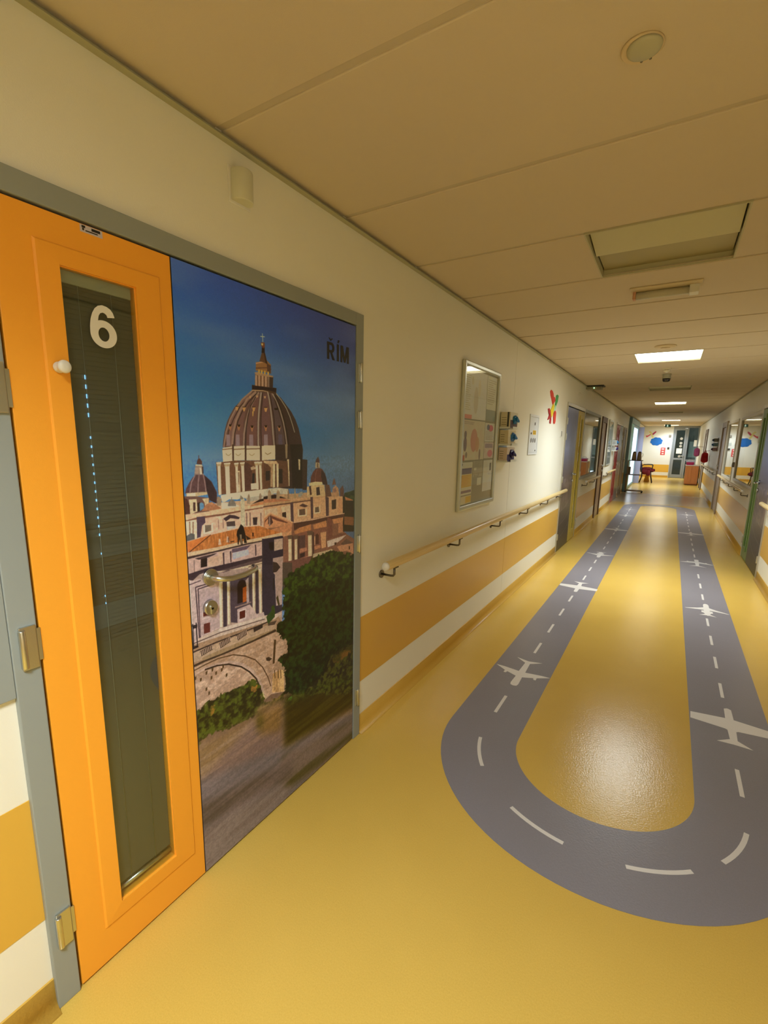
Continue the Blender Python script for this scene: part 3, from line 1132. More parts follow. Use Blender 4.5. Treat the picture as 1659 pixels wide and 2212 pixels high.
('P','4a281c',(611,1097,622,1102,633,1093,632,1055,610,1057)),
('P','c49868',(603,1093,609,1092,608,1055,603,1056)),
('P','ac7048',(603,1051,643,1048,643,1036,603,1034)),
('P','50362e',(500,1110,547,1107,543,1057,502,1058)),
('P','a86c4a',(509,1055,553,1055,556,1041,509,1041)),
('P','34201c',(512,1036,543,1037,542,1020,512,1018)),
('P','b0724c',(508,1014,563,1018,563,1002,508,1000)),
('P','4a2e24',(464,1116,477,1114,477,998,464,1001)),
('P','ccac7c',(446,1119,466,1118,466,1001,445,1005)),
('P','a0805a',(462,1117,466,1117,466,1001,461,1002)),
('P','5c4430',(442,1122,471,1120,469,1104,444,1107)),
('P','4a2e24',(496,1111,510,1109,510,991,497,994)),
('P','ccac7c',(483,1113,499,1112,499,993,481,997)),
('P','a0805a',(494,1111,499,1112,499,993,494,994)),
('P','5c4430',(478,1116,504,1114,502,1099,480,1100)),
('P','4a2e24',(586,1113,601,1110,602,992,587,995)),
('P','ccac7c',(563,1116,588,1114,589,994,563,1000)),
('P','a0805a',(584,1113,588,1114,589,994,584,995)),
('P','5c4430',(558,1119,594,1116,592,1100,560,1103)),
('P','b87a4c',(320,1204,354,1221,472,1169,472,1161,357,1163,318,1171)),
('P','6a3a28',(325,1195,353,1212,447,1172,404,1169,318,1169)),
('P','c08050',(325,1189,348,1204,393,1185,441,1170,375,1167,318,1169)),
('P','4a2c22',(342,1209,356,1207,367,1183,355,1176,341,1182)),
('P','8a6c56',(346,1208,353,1207,352,1172,345,1173)),
('L','d09a68',5,(320,1206,354,1220,405,1198,472,1169)),
('P','b47448',(357,1159,472,1164,465,1134,409,1136,368,1149)),
('P','bc8454',(403,1137,465,1136,465,1121,317,1120,317,1139)),
('P','c46c30',(-5,1174,87,1182,10,1142,-5,1142)),
('N','a45c28','bc7034','r',(87,1182,198,1185,233,1186,299,1180,344,1162,403,1140,312,1138,242,1139,111,1137,7,1142)),
('L','5c3018',3,(87,1182,7,1142)),
('N','a45c28','bc7034','r',(318,1167,360,1157,409,1137,317,1139)),
('P','caa078',(119,1164,124,1163,128,1143,115,1144)),
('P','caa078',(152,1167,157,1166,162,1145,148,1147)),
('P','3a1c10',(263,1162,270,1160,269,1147,263,1148)),
('P','3c2012',(157,1162,160,1161,159,1143,157,1145)),
('P','3c2012',(164,1147,180,1147,182,1144,169,1143)),
('P','c6a070',(-3,1141,111,1138,242,1139,309,1138,413,1139,413,1124,308,1124,242,1128,110,1127,-4,1128)),
('P','3e2a22',(-4,1128,110,1127,242,1128,308,1126,413,1125,413,1121,308,1122,241,1123,110,1122,-5,1121)),
('P','bc9478',(-5,1120,110,1121,308,1120,310,1070,168,1073,60,1081,-1,1073)),
('P','c89c74',(115,1120,132,1119,132,1077,115,1077)),
('P','c49870',(73,1108,114,1110,114,1075,72,1080)),
('P','c49c7c',(140,1115,160,1114,163,1075,137,1076)),
('P','4a3430',(131,1115,138,1115,137,1075,132,1075)),
('P','4a3430',(161,1114,168,1114,166,1075,162,1076)),
('P','483230',(274,1116,280,1116,280,1075,274,1076)),
('P','5c4648',(171,1120,255,1119,235,1107,170,1107)),
('P','aca2ac',(173,1106,243,1105,245,1086,172,1084)),
('P','241814',(46,1116,70,1114,68,1083,44,1084)),
('L','7a5c4c',3,(21,1113,20,1076)),
('P','3e2c28',(24,1118,110,1119,95,1114,71,1111,39,1111)),
('P','5a4040',(309,1132,345,1126,344,1073,315,1060,310,1070)),
('P','30262a',(309,1130,413,1126,404,831,313,826,310,836,299,864)),
('P','2c2220',(310,1070,411,1069,411,1055,309,1057)),
('P','2a2026',(317,1128,418,1124,415,1012,313,1034)),
('P','a8886c',(370,1119,416,1116,415,1075,369,1075)),
('P','16100e',(343,1111,369,1109,368,1086,344,1090)),
('P','b0906e',(370,1107,412,1107,411,1074,369,1077)),
('P','181210',(345,1112,368,1110,368,1080,347,1082)),
('P','a88c78',(362,1046,410,1045,405,856,372,860,369,971,370,997,390,1006,377,1028)),
('P','b09478',(361,1047,414,1046,414,1012,388,1018)),
('P','a08068',(361,1049,416,1046,414,940,397,900,377,866,370,983,359,996)),
('P','34241c',(361,1036,382,1028,400,1006,378,992,359,994)),
('P','201614',(359,972,366,971,364,925,357,927)),
('P','3a2826',(-6,1074,60,1077,166,1074,306,1071,309,1059,247,1056,116,1052,97,1066,38,1064,13,1050,-7,1057)),
('P','5a4238',(107,1058,253,1060,306,1057,306,1048,247,1048,131,1048)),
('P','c8a87c',(97,1062,116,1052,241,1049,306,1047,305,1039,241,1040,170,1048,97,1060)),
('P','c0a078',(241,1040,305,1039,305,1026,240,1034)),
('L','74583c',3,(241,1042,305,1042)),
('P','b89880',(-7,1057,12,1049,42,1049,42,1045,95,1019,114,1006,106,863,18,856,-1,842,-6,834,-12,836)),
('P','d8c898',(-7,1057,2,1055,1,831,-9,835)),
('L','5c4240',3.5,(-6,1039,41,1043)),
('L','4a3432',4,(25,856,21,1026,95,1026)),
('L','4a3432',4,(29,856,30,1018,90,1019)),
('P','ac8c78',(33,1011,109,1012,109,867,30,860)),
('P','3c2c2c',(124,1020,145,1019,136,857,121,858)),
('P','463636',(155,1017,257,1014,251,865,182,855,153,867)),
('P','2c2020',(166,1023,254,1021,236,1005,189,1008)),
('P','a88e7c',(225,997,239,1005,238,912,227,913)),
('P','d4bc8c',(111,1019,126,1018,120,862,107,864)),
('P','b09068',(121,1017,125,1017,120,862,117,864)),
('P','d4bc8c',(144,1022,157,1021,152,861,140,862)),
('P','b09068',(152,1020,156,1020,152,861,148,862)),
('P','d4bc8c',(257,1025,270,1024,267,859,256,860)),
('P','b09068',(266,1023,270,1023,267,859,263,861)),
('P','d4bc8c',(288,1025,303,1024,300,856,287,857)),
('P','b09068',(298,1022,303,1023,300,856,296,857)),
('P','3e2e30',(272,1022,286,1021,283,859,267,860)),
('P','241410',(185,923,188,991,197,1004,211,1005,225,995,228,978,226,923)),
('P','a04c18',(211,974,228,976,226,921,209,921)),
('P','8a6c58',(173,916,247,914,248,909,174,911)),
('P','b0907c',(183,904,241,905,241,835,201,840,182,855)),
('P','c0a48c',(188,898,224,896,223,857,187,858)),
('P','4c1a12',(193,892,219,891,217,864,192,865)),
('P','5c2418',(44,938,70,926,69,920,43,922)),
('L','c4a48c',4,(43,947,41,915,79,913,80,932)),
('P','58241a',(44,897,68,895,67,862,43,864)),
('P','b89880',(241,905,274,857,308,856,310,841,241,844)),
('P','b89a7a',(18,856,106,859,121,860,310,841,404,821,364,809,119,832,-1,842)),
('P','c4a888',(106,861,136,857,310,838,310,827,120,845,95,852)),
('L','584034',3.5,(-5,846,105,846,310,827)),
('P','a88660',(-8,820,76,813,225,807,327,798,366,793,372,766,278,767,153,776,69,780,35,780,-8,784)),
('L','302018',4.5,(-8,818,77,818,225,812,300,810,328,811)),
('P','907048',(30,786,91,786,224,780,323,773,362,772,372,765,245,766,107,770,32,776)),
('P','4c3624',(23,810,74,818,73,798,29,792)),
('L','c4a07c',2.2,(26,809,27,794)),
('L','c4a07c',2.2,(32,810,33,795)),
('L','c4a07c',2.2,(38,811,40,796)),
('L','c4a07c',2.2,(45,812,46,797)),
('L','c4a07c',2.2,(51,813,53,798)),
('L','c4a07c',2.2,(57,814,59,799)),
('L','c4a07c',2.2,(64,815,66,800)),
('L','c4a07c',2.2,(71,816,72,801)),
('P','4c3624',(98,809,150,819,148,798,105,790)),
('L','c4a07c',2.2,(101,808,103,792)),
('L','c4a07c',2.2,(107,809,109,794)),
('L','c4a07c',2.2,(114,810,116,795)),
('L','c4a07c',2.2,(120,812,122,796)),
('L','c4a07c',2.2,(127,813,129,797)),
('L','c4a07c',2.2,(133,814,135,798)),
('L','c4a07c',2.2,(140,815,142,799)),
('L','c4a07c',2.2,(146,816,148,801)),
('P','4c3624',(173,811,224,820,223,798,181,790)),
('L','c4a07c',2.2,(176,809,178,793)),
('L','c4a07c',2.2,(182,810,184,794)),
('L','c4a07c',2.2,(188,812,191,795)),
('L','c4a07c',2.2,(195,813,197,796)),
('L','c4a07c',2.2,(201,814,203,798)),
('L','c4a07c',2.2,(207,815,210,799)),
('L','c4a07c',2.2,(214,816,216,800)),
('L','c4a07c',2.2,(220,818,223,801)),
('P','32241a',(254,810,300,810,300,797,256,794)),
('P','4a3626',(327,806,374,801,362,788,327,795)),
('P','2c3c14',(319,833,365,858,364,819,328,801)),
('L','2a1e1c',4,(3,910,2,830)),
('L','2a1e1c',4,(16,910,16,829)),
('P','2a1e1c',(0,907,20,904,19,893,2,895)),
('P','261a16',(-5,837,18,835,20,827,-3,827)),
('P','3a2818',(-9,775,34,775,107,770,245,766,365,768,372,758,245,759,124,763,42,768,-9,766)),
('N','9a7450','b08a64','s',(-9,766,42,765,123,761,245,759,372,756,420,716,434,662,380,644,342,610,408,581,410,487,335,512,303,505,287,562,256,631,210,677,150,715,80,735,14,740,-11,737)),
('P','4a3218',(357,728,368,724,357,631,346,633)),
('P','3a2818',(312,672,326,670,344,656,329,652,314,660)),
('L','54381e',4,(-10,755,41,758,95,758,158,746,211,720,258,686,294,641,320,589,333,547)),
('N','a07e60','b49070','s',(-9,741,41,749,94,743,151,727,204,695,247,651,278,599,297,552,303,508,289,526,277,572,259,614,228,654,191,688,136,720,88,735,40,742,-9,736)),
('N','a07a58','bc9670','s',(-10,734,40,736,110,728,150,713,194,684,227,649,252,614,207,616,145,619,60,625,-6,613,-14,619)),
('L','2c1c10',5,(40,741,88,735,136,720,191,687,228,652,259,612,277,570,289,526)),
('P','4c3418',(-1,733,6,733,4,722,-2,721)),
('P','4c3418',(18,720,26,719,24,709,18,708)),
('P','4c3418',(41,733,49,733,47,722,41,721)),
('P','4c3418',(60,708,67,708,66,697,59,696)),
('P','4c3418',(79,716,87,716,85,705,79,704)),
('P','4c3418',(103,718,111,718,109,707,102,706)),
('P','4c3418',(122,690,130,690,128,679,121,678)),
('P','4c3418',(38,677,45,677,44,666,37,665)),
('P','4c3418',(48,658,55,658,53,647,47,646)),
('P','4c3418',(65,734,73,734,71,723,65,722)),
('P','4c3418',(109,728,117,728,115,716,109,715)),
('N','a07440','c89a5c','v',(345,592,386,591,408,581,406,489,339,516)),
('L','4c3214',4,(356,603,357,569)),
('L','4c3214',4,(375,596,375,561)),
('L','4c3214',4,(389,589,390,554)),
('F','241c06','4a4c10','f',(-6,613,60,625,145,619,207,616,255,612,277,567,296,514,313,494,316,465,249,463,138,478,53,500,-11,493)),
('F','5a4a14','8a5c1c','f',(53,599,75,600,76,563,57,568)),
('F','74501c','94641f','f',(232,599,258,592,260,554,231,573)),
('P','b49c60',(290,550,297,530,303,508,291,525)),
('F','2e2a08','6a541c','f',(261,496,296,503,338,488,409,482,413,451,336,442,300,444,259,460)),
('S','7a5a34','8a6a48','w',(-11,495,97,471,261,456,257,496,408,450,403,238,924,181,928,-35,-19,0)),
('S','6a5040','806048','w',(261,456,405,442,396,247,312,141,34,238,-6,358)),
('S','5c4e44','6e5c50','w',(-11,361,382,255,925,135,928,-35,447,-8,-19,0)),
('S','54442e','6a5442','w',(381,213,926,96,928,-35,605,2,376,42)),
('S','48382a','5e4a3c','w',(-12,272,451,159,449,76,-8,178)),
('S','3a3010','4a3c20','w',(405,78,927,36,927,-5,419,40)),
('S','6a4a20','7e5a2c','w',(256,468,401,444,384,328,276,369)),
('S','3c3008','443808','w',(256,468,286,453,283,385,259,403)),
('S','685444','74604e','w',(-11,171,377,80,447,4,-19,0)),
('S','2a1e04','3c3008','w',(405,472,922,304,924,168,403,238)),
('P','6a4232',(416,1021,629,1011,629,966,514,960,433,951,410,957)),
('P','4a3a2c',(412,1022,466,1010,464,898,409,913)),
('P','1c1806',(439,969,902,933,910,459,644,432,577,430,428,500)),
('F','161203','22300a','f',(422,960,469,973,486,984,549,984,575,999,620,1007,676,1005,735,1006,776,1001,797,988,840,976,902,950,909,532,800,516,694,511,644,465,615,445,522,420,413,473,412,582,371,643,437,645,430,692,388,731,374,764,375,798,421,791,414,827,407,858,413,912)),
('F','1c1e08','36460d','f',(422,960,469,973,549,984,620,1007,735,1006,797,988,874,943,864,858,745,867,647,892,556,874,471,868,411,862)),
('F','2a2008','5e4a14','f',(575,999,620,1007,735,1006,776,976,725,961,620,977)),
('F','20180a','46420e','f',(909,502,913,230,522,420,615,445,673,452,709,511,800,523)),
('F','6a4414','34300a','g',(709,504,909,510,910,473,778,462,725,478)),
('S','242404','465010','f',(415,452,609,418,922,323,922,298,650,388,457,421,408,440)),
('F','48601a','30480c','f',(415,452,457,447,464,428,422,438)),
('P','3c3012',(373,892,383,899,392,860,385,854)),
('P','2e3c10',(346,864,362,868,366,833,351,825)),
('P','b09468',(592,1003,595,1019,725,1016,729,1008,636,1004)),
('P','c4a88c',(689,1057,753,1059,830,1061,795,1046,733,1030,693,1029)),
('P','6c4030',(721,1074,829,1072,830,1064,729,1063)),
('P','b07850',(758,1020,812,1020,884,1013,889,961,839,986,787,991)),
('P','5c4030',(787,1027,830,1043,888,1014,804,1019)),
('P','3c2218',(852,1005,861,1003,861,988,852,989)),
('P','3c2218',(741,1041,758,1040,753,1028,743,1030)),
('F','1c1e08','36460d','f',(602,1006,676,1005,735,1006,776,998,797,984,840,972,876,952,874,889,647,941)),
('P','1e1610',(196,1178,205,1188,213,1199,224,1189,228,1174,232,1160,237,1129,225,1131,223,1146,217,1147,218,1126,210,1127,205,1149,200,1129,196,1132,197,1153,193,1164)),
('P','7c6444',(206,1164,215,1163,215,1128,210,1129)),
('P','2c1c12',(232,1158,256,1141,239,1139))]



def mural():
    c = Canvas(MW, MH, 1.0)
    t = c.Y / MH
    # sky: deep at the top, paler with soft cloud bands towards the roofs
    n1 = c.noise(520, 150, 3, 3)
    u = np.clip((c.Y - 1150) / 820, 0, 1)[..., None]
    v = np.clip(c.X / MW, 0, 1)[..., None]
    top = np.array((48, 78, 146)) * (1 - v) + np.array((56, 60, 104)) * v
    mid = np.array((50, 112, 162)) * (1 - v) + np.array((62, 96, 124)) * v
    low = np.array((86, 120, 146)) * (1 - v) + np.array((76, 92, 108)) * v
    sky = np.where(u > .45, mid + (top - mid) * np.clip((u - .45) / .55, 0, 1), low + (mid - low) * np.clip(u / .45, 0, 1))
    cl = np.clip((n1 - .50) / .25, 0, 1)[..., None]
    sky = sky * (1 - .32 * cl) + np.array((116, 128, 150)) * .32 * cl
    for x, y, sx, sy, a in ((60, 1420, 330, 45, .45), (800, 1385, 260, 60, .40), (330, 1745, 300, 40, .22), (820, 1640, 260, 50, .22)):
        g = np.exp(-((c.X - x) / sx) ** 2 - ((c.Y - y - (c.X - x) * .02) / sy) ** 2)[..., None] * a
        sky = sky * (1 - g) + np.array((122, 138, 148)) * g
    c.a[:] = sky / 255
    N = {'f': c.noise(18, 14, 11, 4), 'g': c.noise(60, 34, 12, 4), 's': c.noise(30, 14, 13, 4), 'w': c.noise(260, 16, 14, 4), 'v': c.noise(9, 60, 15, 3), 'r': c.noise(5, 26, 16, 2), 'l': c.noise(14, 12, 17, 3)}
    for cmd in MURAL:
        k = cmd[0]
        pts = [(cmd[-1][i], cmd[-1][i + 1]) for i in range(0, len(cmd[-1]), 2)]
        if k == 'P':
            c.poly(pts, hexc(cmd[1]))
        elif k == 'N':
            c.poly(pts, hexc(cmd[1]), hexc(cmd[2]), N[cmd[3]])
        elif k == 'L':
            c.line(pts, cmd[2], hexc(cmd[1]))
        elif k == 'S':
            c.soft(pts, 16, hexc(cmd[1]), hexc(cmd[2]), N[cmd[3]])
        elif k == 'F':
            c.soft(pts, 11, hexc(cmd[1]), hexc(cmd[2]), N[cmd[3]], N['l'])
    c.blur(1)
    gr = np.random.default_rng(5).normal(0, .012, c.a.shape[:2])[..., None]
    fine = c.noise(7, 6, 41, 3)[..., None]
    c.a *= np.where(c.Y[..., None] < 1420, .84 + .28 * fine, .97 + .06 * fine)
    return relight(np.clip(c.a + gr, 0, 1), INK)


def simple_print(kind):
    c = Canvas(800, 1966, .3)
    t = c.Y / 1966
    n = c.noise(260, 200, 21 + len(kind), 4)
    n2 = c.noise(60, 60, 31 + len(kind), 4)
    P = {'blue': ((74, 86, 140), (120, 128, 158), (80, 66, 60), (30, 26, 22)), 'green': ((62, 60, 116), (70, 92, 170), (84, 66, 58), (26, 25, 12)),
         'slate': ((70, 84, 104), (96, 104, 116), (118, 96, 74), (66, 58, 40)), 'tan': ((160, 136, 112), (158, 128, 102), (150, 118, 86), (140, 106, 70))}[kind]
    stops = (1., .72, .42, .0)
    a = np.zeros_like(c.a)
    for i in range(3):
        m = (t <= stops[i]) & (t >= stops[i + 1])
        f = ((t - stops[i + 1]) / (stops[i] - stops[i + 1]))[..., None]
        col = np.array(P[i + 1]) * (1 - f) + np.array(P[i]) * f
        a = np.where(m[..., None], col / 255, a)
    a *= (.86 + .3 * n[..., None])
    if kind != 'tan':
        m = (np.abs(t - .40) < .11)[..., None]
        a = np.where(m & (n2[..., None] > .5), a * 1.35, a)
        m = (t < .30)[..., None]
        a = np.where(m, a * (.75 + .2 * n2[..., None]), a)
        c.a[:] = a
        for k in range(3):
            c.line([(60, 560 - 190 * k), (400, 600 - 190 * k), (760, 700 - 190 * k)], 9, (150, 140, 130), .6)
        a = c.a
    return relight(a, INK2)


INK = (.62, .50, .30)
INK2 = (.95, .92, .82)
PRINT_MAIN = image_mat('print_basilica', mural(), .32)
PRINTS = {k: image_mat('print_' + k, simple_print(k), .32) for k in ('blue', 'green', 'slate', 'tan')}


# ------------------------------------------------------------------ door hardware
def hinge(f, u, z, h, parent, wdt=.030):
    mb = MB(f)
    mb.box((.008, u - wdt / 2, z - h / 2), (.0165, u + wdt / 2, z + h / 2))
    mb.cyl((.019, u, z - h / 2), (.019, u, z + h / 2), .0085, 12)
    mb.cyl((.019, u, z - h / 2 - .004), (.019, u, z - h / 2), .006, 12).cyl((.019, u, z + h / 2), (.019, u, z + h / 2 + .004), .006, 12)
    return obj('hinge', mb, STEEL, parent, bevel=.0015)


def lever(f, u, z, du, parent, lock=True):
    mb = MB(f)
    s = 1 if du > 0 else -1
    mb.cyl((.011, u, z), (.019, u, z), .027, 28)
    mb.cyl((.019, u, z), (.022, u, z), .024, 28)
    L = abs(du)
    path = [(.020, u, z), (.040, u, z), (.052, u + s * .006, z - .001), (.058, u + s * .020, z - .004), (.060, u + s * .05, z - .008), (.060, u + s * L * .6, z - .008), (.058, u + s * L * .85, z - .004), (.054, u + s * L * .95, z - .002), (.046, u + s * L, z), (.030, u + s * (L + .003), z + .001)]
    mb.tube(path, [.0095, .0095, .0095, .0095, .0095, .0095, .009, .009, .0085, .008], 12)
    h = obj('door_handle', mb, STEEL, parent)
    if lock:
        mb = MB(f)
        mb.cyl((.011, u - s * .006, z - .100), (.023, u - s * .006, z - .100), .026, 28, .023)
        mb.prism([(u - s * .006 + .007 * math.cos(a) , z - .098 + .007 * math.sin(a)) for a in [i * math.pi / 6 for i in range(12)]], 0, .023, .027)
        mb.box((.023, u - s * .006 - .0035, z - .120), (.027, u - s * .006 + .0035, z - .098))
        obj('lock_rose', mb, STEEL, parent)
    return h


def ring(mb, n0, n1, a, b):
    """rectangular ring; a=(u0,u1,z0,z1) outer, b inner"""
    co = [(a[0], a[2]), (a[1], a[2]), (a[1], a[3]), (a[0], a[3]), (b[0], b[2]), (b[1], b[2]), (b[1], b[3]), (b[0], b[3])]
    vs = [(n0, u, z) for u, z in co] + [(n1, u, z) for u, z in co]
    fs = []
    for i in range(4):
        j = (i + 1) % 4
        fs += [(i, j, 4 + j, 4 + i), (8 + i, 8 + j, 12 + j, 12 + i), (i, j, 8 + j, 8 + i), (4 + i, 4 + j, 12 + j, 12 + i)]
    mb.add(vs, fs)
    return mb


def steel_frame(f, u0, u1, top, parent, m=FRAME, wl=.055, wr=.055, ht=.052, proud=.014, sill=None):
    mb = MB(f)
    z0 = 0 if sill is None else sill
    mb.box((-T, u0, z0), (proud, u0 + wl, top))
    mb.box((-T, u1 - wr, z0), (proud, u1, top))
    mb.box((-T, u0 + wl, top - ht), (proud, u1 - wr, top))
    if sill is not None:
        mb.box((-T, u0 + wl, sill), (proud, u1 - wr, sill + .045))
    return obj('frame', mb, m, parent, bevel=.0025)


def backing(f, u0, u1, z0, z1, parent):
    return obj('rebate', MB(f).box((-T + .002, u0, z0), (-.048, u1, z1)), DARK, parent)


# ------------------------------------------------------------------ near door (orange leaf and printed leaf)
d = thing('door_1', 'near double door with orange glazed leaf and printed basilica leaf', 'door', (0, 1.11, 0), kind='structure')
steel_frame(LEFT, .402, 1.820, 2.032, d)
backing(LEFT, .457, 1.765, .0, 1.98, d)
# printed leaf
u0, u1, z0, z1 = .8715, 1.7615, .008, 1.974
lf = obj('door_leaf', MB(LEFT).box((-.034, u0, z0), (.0098, u1, z1)), mat('leaf_edge', (70, 62, 60), .5), d)
plabel(lf, 'wide door leaf covered by a printed photograph of a domed basilica')
obj('door_print', MB(LEFT).box((.0096, u0 + .0005, z0 + .0005), (.0104, u1 - .0005, z1 - .0005)), PRINT_MAIN, lf, uv=(1, u0, u1, 2, z0, z1))['label'] = 'print of a domed basilica, bridge and river under blue sky'
lever(LEFT, .946, 1.055, .165, lf)
for z, h in ((1.785, .077), (1.583, .071), (1.013, .079), (.221, .085)):
    hinge(LEFT, 1.794, z, h, lf, .026)
# orange leaf
a = (.463, .8685, .008, 1.974)
ol = MB(LEFT)
ring(ol, -.034, .0105, a, (.585, .760, .172, 1.866))
olf = obj('door_leaf', ol, ORANGE, d, bevel=.0012)
plabel(olf, 'narrow orange door leaf with a tall slit window')
# raised glazing bead, sloping inwards
bd = MB(LEFT)
o_, i_ = (.535, .833, .119, 1.912), (.583, .762, .170, 1.868)


def bead(mb, n_o, n_m, n_i, o_, i_, chamf=.012):
    rings_ = []
    for (p, nn) in ((o_, .0104), (o_, n_o), ((o_[0] + chamf, o_[1] - chamf, o_[2] + chamf, o_[3] - chamf), n_m), (i_, n_i), (i_, -.03)):
        rings_.append([(nn, p[0], p[2]), (nn, p[1], p[2]), (nn, p[1], p[3]), (nn, p[0], p[3])])
    vs = [q for r_ in rings_ for q in r_]
    fs = []
    for k in range(len(rings_) - 1):
        for j in range(4):
            fs.append((4 * k + j, 4 * k + (j + 1) % 4, 4 * k + 4 + (j + 1) % 4, 4 * k + 4 + j))
    k = 4 * (len(rings_) - 1)
    for j in range(4):
        fs.append((k + j, k + (j + 1) % 4, (j + 1) % 4, j))
    return mb.add(vs, fs)


obj('glazing_bead', bead(bd, .0112, .0150, .0175, o_, i_, .004), ORANGE, olf)
obj('glass_pane', MB(LEFT).box((.006, .583, .170), (.010, .762, 1.868)), GLASSX, olf)
bh = MB(LEFT)
bh.box((-.026, .588, 1.838), (-.002, .757, 1.8655))
obj('blind_headrail', bh, mat('blind_rail', (176, 178, 158), .4), olf, bevel=.001)
sl = MB(LEFT)
z = .206
while z < 1.836:
    # closed slats, each a shallow tilted strip
    sl.add([(-.0065, .587, z), (-.0065, .758, z), (-.0085, .758, z + .0118), (-.0085, .587, z + .0118), (-.0073, .587, z), (-.0073, .758, z), (-.0093, .758, z + .0118), (-.0093, .587, z + .0118)],
           [(0, 1, 2, 3), (7, 6, 5, 4), (0, 4, 5, 1), (1, 5, 6, 2), (2, 6, 7, 3), (3, 7, 4, 0)])
    z += .0112
plabel(obj('blind_slat', sl, BLINDM, olf), 'closed grey venetian slats behind the glass')['kind'] = 'stuff'
obj('blind_cord', MB(LEFT).cyl((-.0045, .6278, .2), (-.0045, .6278, 1.84), .0008, 6).cyl((-.0045, .7060, .2), (-.0045, .7060, 1.84), .0008, 6), mat('blind_cord', (140, 146, 138), .5), olf)
lh = MB(LEFT)  # small emissive chips imitate daylight at the cord holes
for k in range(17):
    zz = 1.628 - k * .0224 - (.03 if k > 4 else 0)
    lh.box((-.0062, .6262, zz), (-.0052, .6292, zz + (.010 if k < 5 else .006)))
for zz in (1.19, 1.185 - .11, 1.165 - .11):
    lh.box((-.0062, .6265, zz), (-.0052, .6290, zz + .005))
plabel(obj('cord_hole_glow', lh, mat('daylight_dot', (170, 215, 255), .5, emit=(120, 190, 255), es=2.2), olf), 'glowing blue dots standing in for daylight through the blind cord holes')
obj('blind_bottom_rail', MB(LEFT).cyl((-.006, .589, .192), (-.006, .756, .192), .0075, 12), STEEL, olf)
obj('blind_backing', MB(LEFT).box((-.046, .58, .16), (-.032, .765, 1.87)), mat('blind_back', (60, 60, 52), .8), olf)
kb = MB(LEFT)
kb.lathe((0, .559, 1.645), [(.012, .0185), (.0125, .021), (.009, .026), (.009, .036), (.0135, .040), (.0145, .046), (.012, .050), (.004, .051)], 20, 0)
plabel(obj('blind_knob', kb, WHITEP, olf), 'white round blind knob')
hx = MB(LEFT)
for zc in (1.59, 1.011, .231):
    mb = MB(LEFT)
    mb.box((.012, .4185, zc - .052), (.0205, .452, zc + .052))
    mb.box((.0105, .452, zc - .040), (.0135, .4640, zc + .040))
    mb.cyl((.0215, .4225, zc - .046), (.0215, .4225, zc + .046), .0075, 14)
    obj('hinge', mb, STEEL, olf, bevel=.004, segs=3)
st = MB(LEFT).box((.0106, .638, 1.9565), (.0110, .689, 1.9725))
stk = obj('sticker', st, mat('sticker', (206, 196, 206), .3), d)
plabel(stk, 'small pale sticker with smudged dark print')
for k, (a0, a1, b0, b1) in enumerate(((.642, .650, 1.966, 1.971), (.664, .684, 1.9645, 1.9705), (.650, .678, 1.9600, 1.9625), (.643, .647, 1.9605, 1.9655))):
    obj('sticker_print', MB(LEFT).box((.0110, a0, b0), (.0113, a1, b1)), BLACK, stk)


def band(pts_o, pts_i):
    """quads between two matching outlines"""
    return [[pts_o[i], pts_o[i + 1], pts_i[i + 1], pts_i[i]] for i in range(len(pts_o) - 1)]


def arc(cx, cy, rx, ry, a0, a1, n):
    return [(cx + rx * math.cos(math.radians(a0 + (a1 - a0) * i / n)), cy + ry * math.sin(math.radians(a0 + (a1 - a0) * i / n))) for i in range(n + 1)]


GLYPH = {
    # unit height 1
    '6': band(arc(.335, .32, .325, .325, 0, 360, 40), arc(.335, .315, .135, .165, 0, 360, 40))
         + band([(.01, .32), (.015, .46), (.04, .62), (.09, .77), (.155, .885), (.24, .965), (.345, 1.0), (.45, .985), (.54, .94), (.60, .865), (.635, .76)],
                [(.20, .32), (.20, .44), (.205, .55), (.22, .65), (.24, .735), (.28, .80), (.345, .83), (.39, .822), (.425, .80), (.445, .775), (.455, .73)]),
    'R': [[(0, 0), (.17, 0), (.17, 1), (0, 1)], [(.16, .84), (.40, .84), (.40, 1), (.16, 1)], [(.16, .40), (.40, .40), (.40, .55), (.16, .55)],
          [(.30, .44), (.48, .40), (.74, 0), (.53, 0)]] + band(arc(.40, .70, .28, .30, 90, -90, 16), arc(.40, .695, .12, .145, 90, -90, 16)),
    'I': [[(0, 0), (.17, 0), (.17, 1), (0, 1)]],
    'M': [[(0, 0), (.16, 0), (.16, 1), (0, 1)], [(.70, 0), (.86, 0), (.86, 1), (.70, 1)], [(.0, 1), (.22, 1), (.50, .02), (.36, .02)], [(.64, 1), (.86, 1), (.50, .02), (.36, .02)]],
    'caron': [[(.12, 1.24), (.26, 1.24), (.34, 1.15), (.34, 1.07)], [(.56, 1.24), (.42, 1.24), (.34, 1.15), (.34, 1.07)]],
    'acute': [[(.04, 1.07), (.16, 1.07), (.26, 1.25), (.10, 1.25)]],
}


def lettering(name, seq, h, loc, m, parent, thick=.0007):
    """seq: (glyph, x offset in units of the cap height)"""
    mb = MB(LEFT)
    k = 0
    for g, dx in seq:
        for q in GLYPH[g]:
            k += 1
            mb.prism([(loc[1] + (x + dx) * h, loc[2] + y * h) for x, y in q], 0, loc[0], loc[0] + thick + k * 6e-6)
    return obj(name, mb, m, parent)


plabel(lettering('room_number', [('6', 0)], .0985, (.0101, .640, 1.7065), WHITEP, olf), 'white vinyl room number 6')
plabel(lettering('city_name', [('R', 0), ('R', .045), ('caron', .02), ('I', .98), ('I', 1.025), ('acute', 1.0), ('M', 1.36), ('M', 1.40)], .0665, (.01045, 1.560, 1.812), mat('lettering_black', (34, 32, 40), .35), lf), 'black lettering reading \u0158\u00cdM')

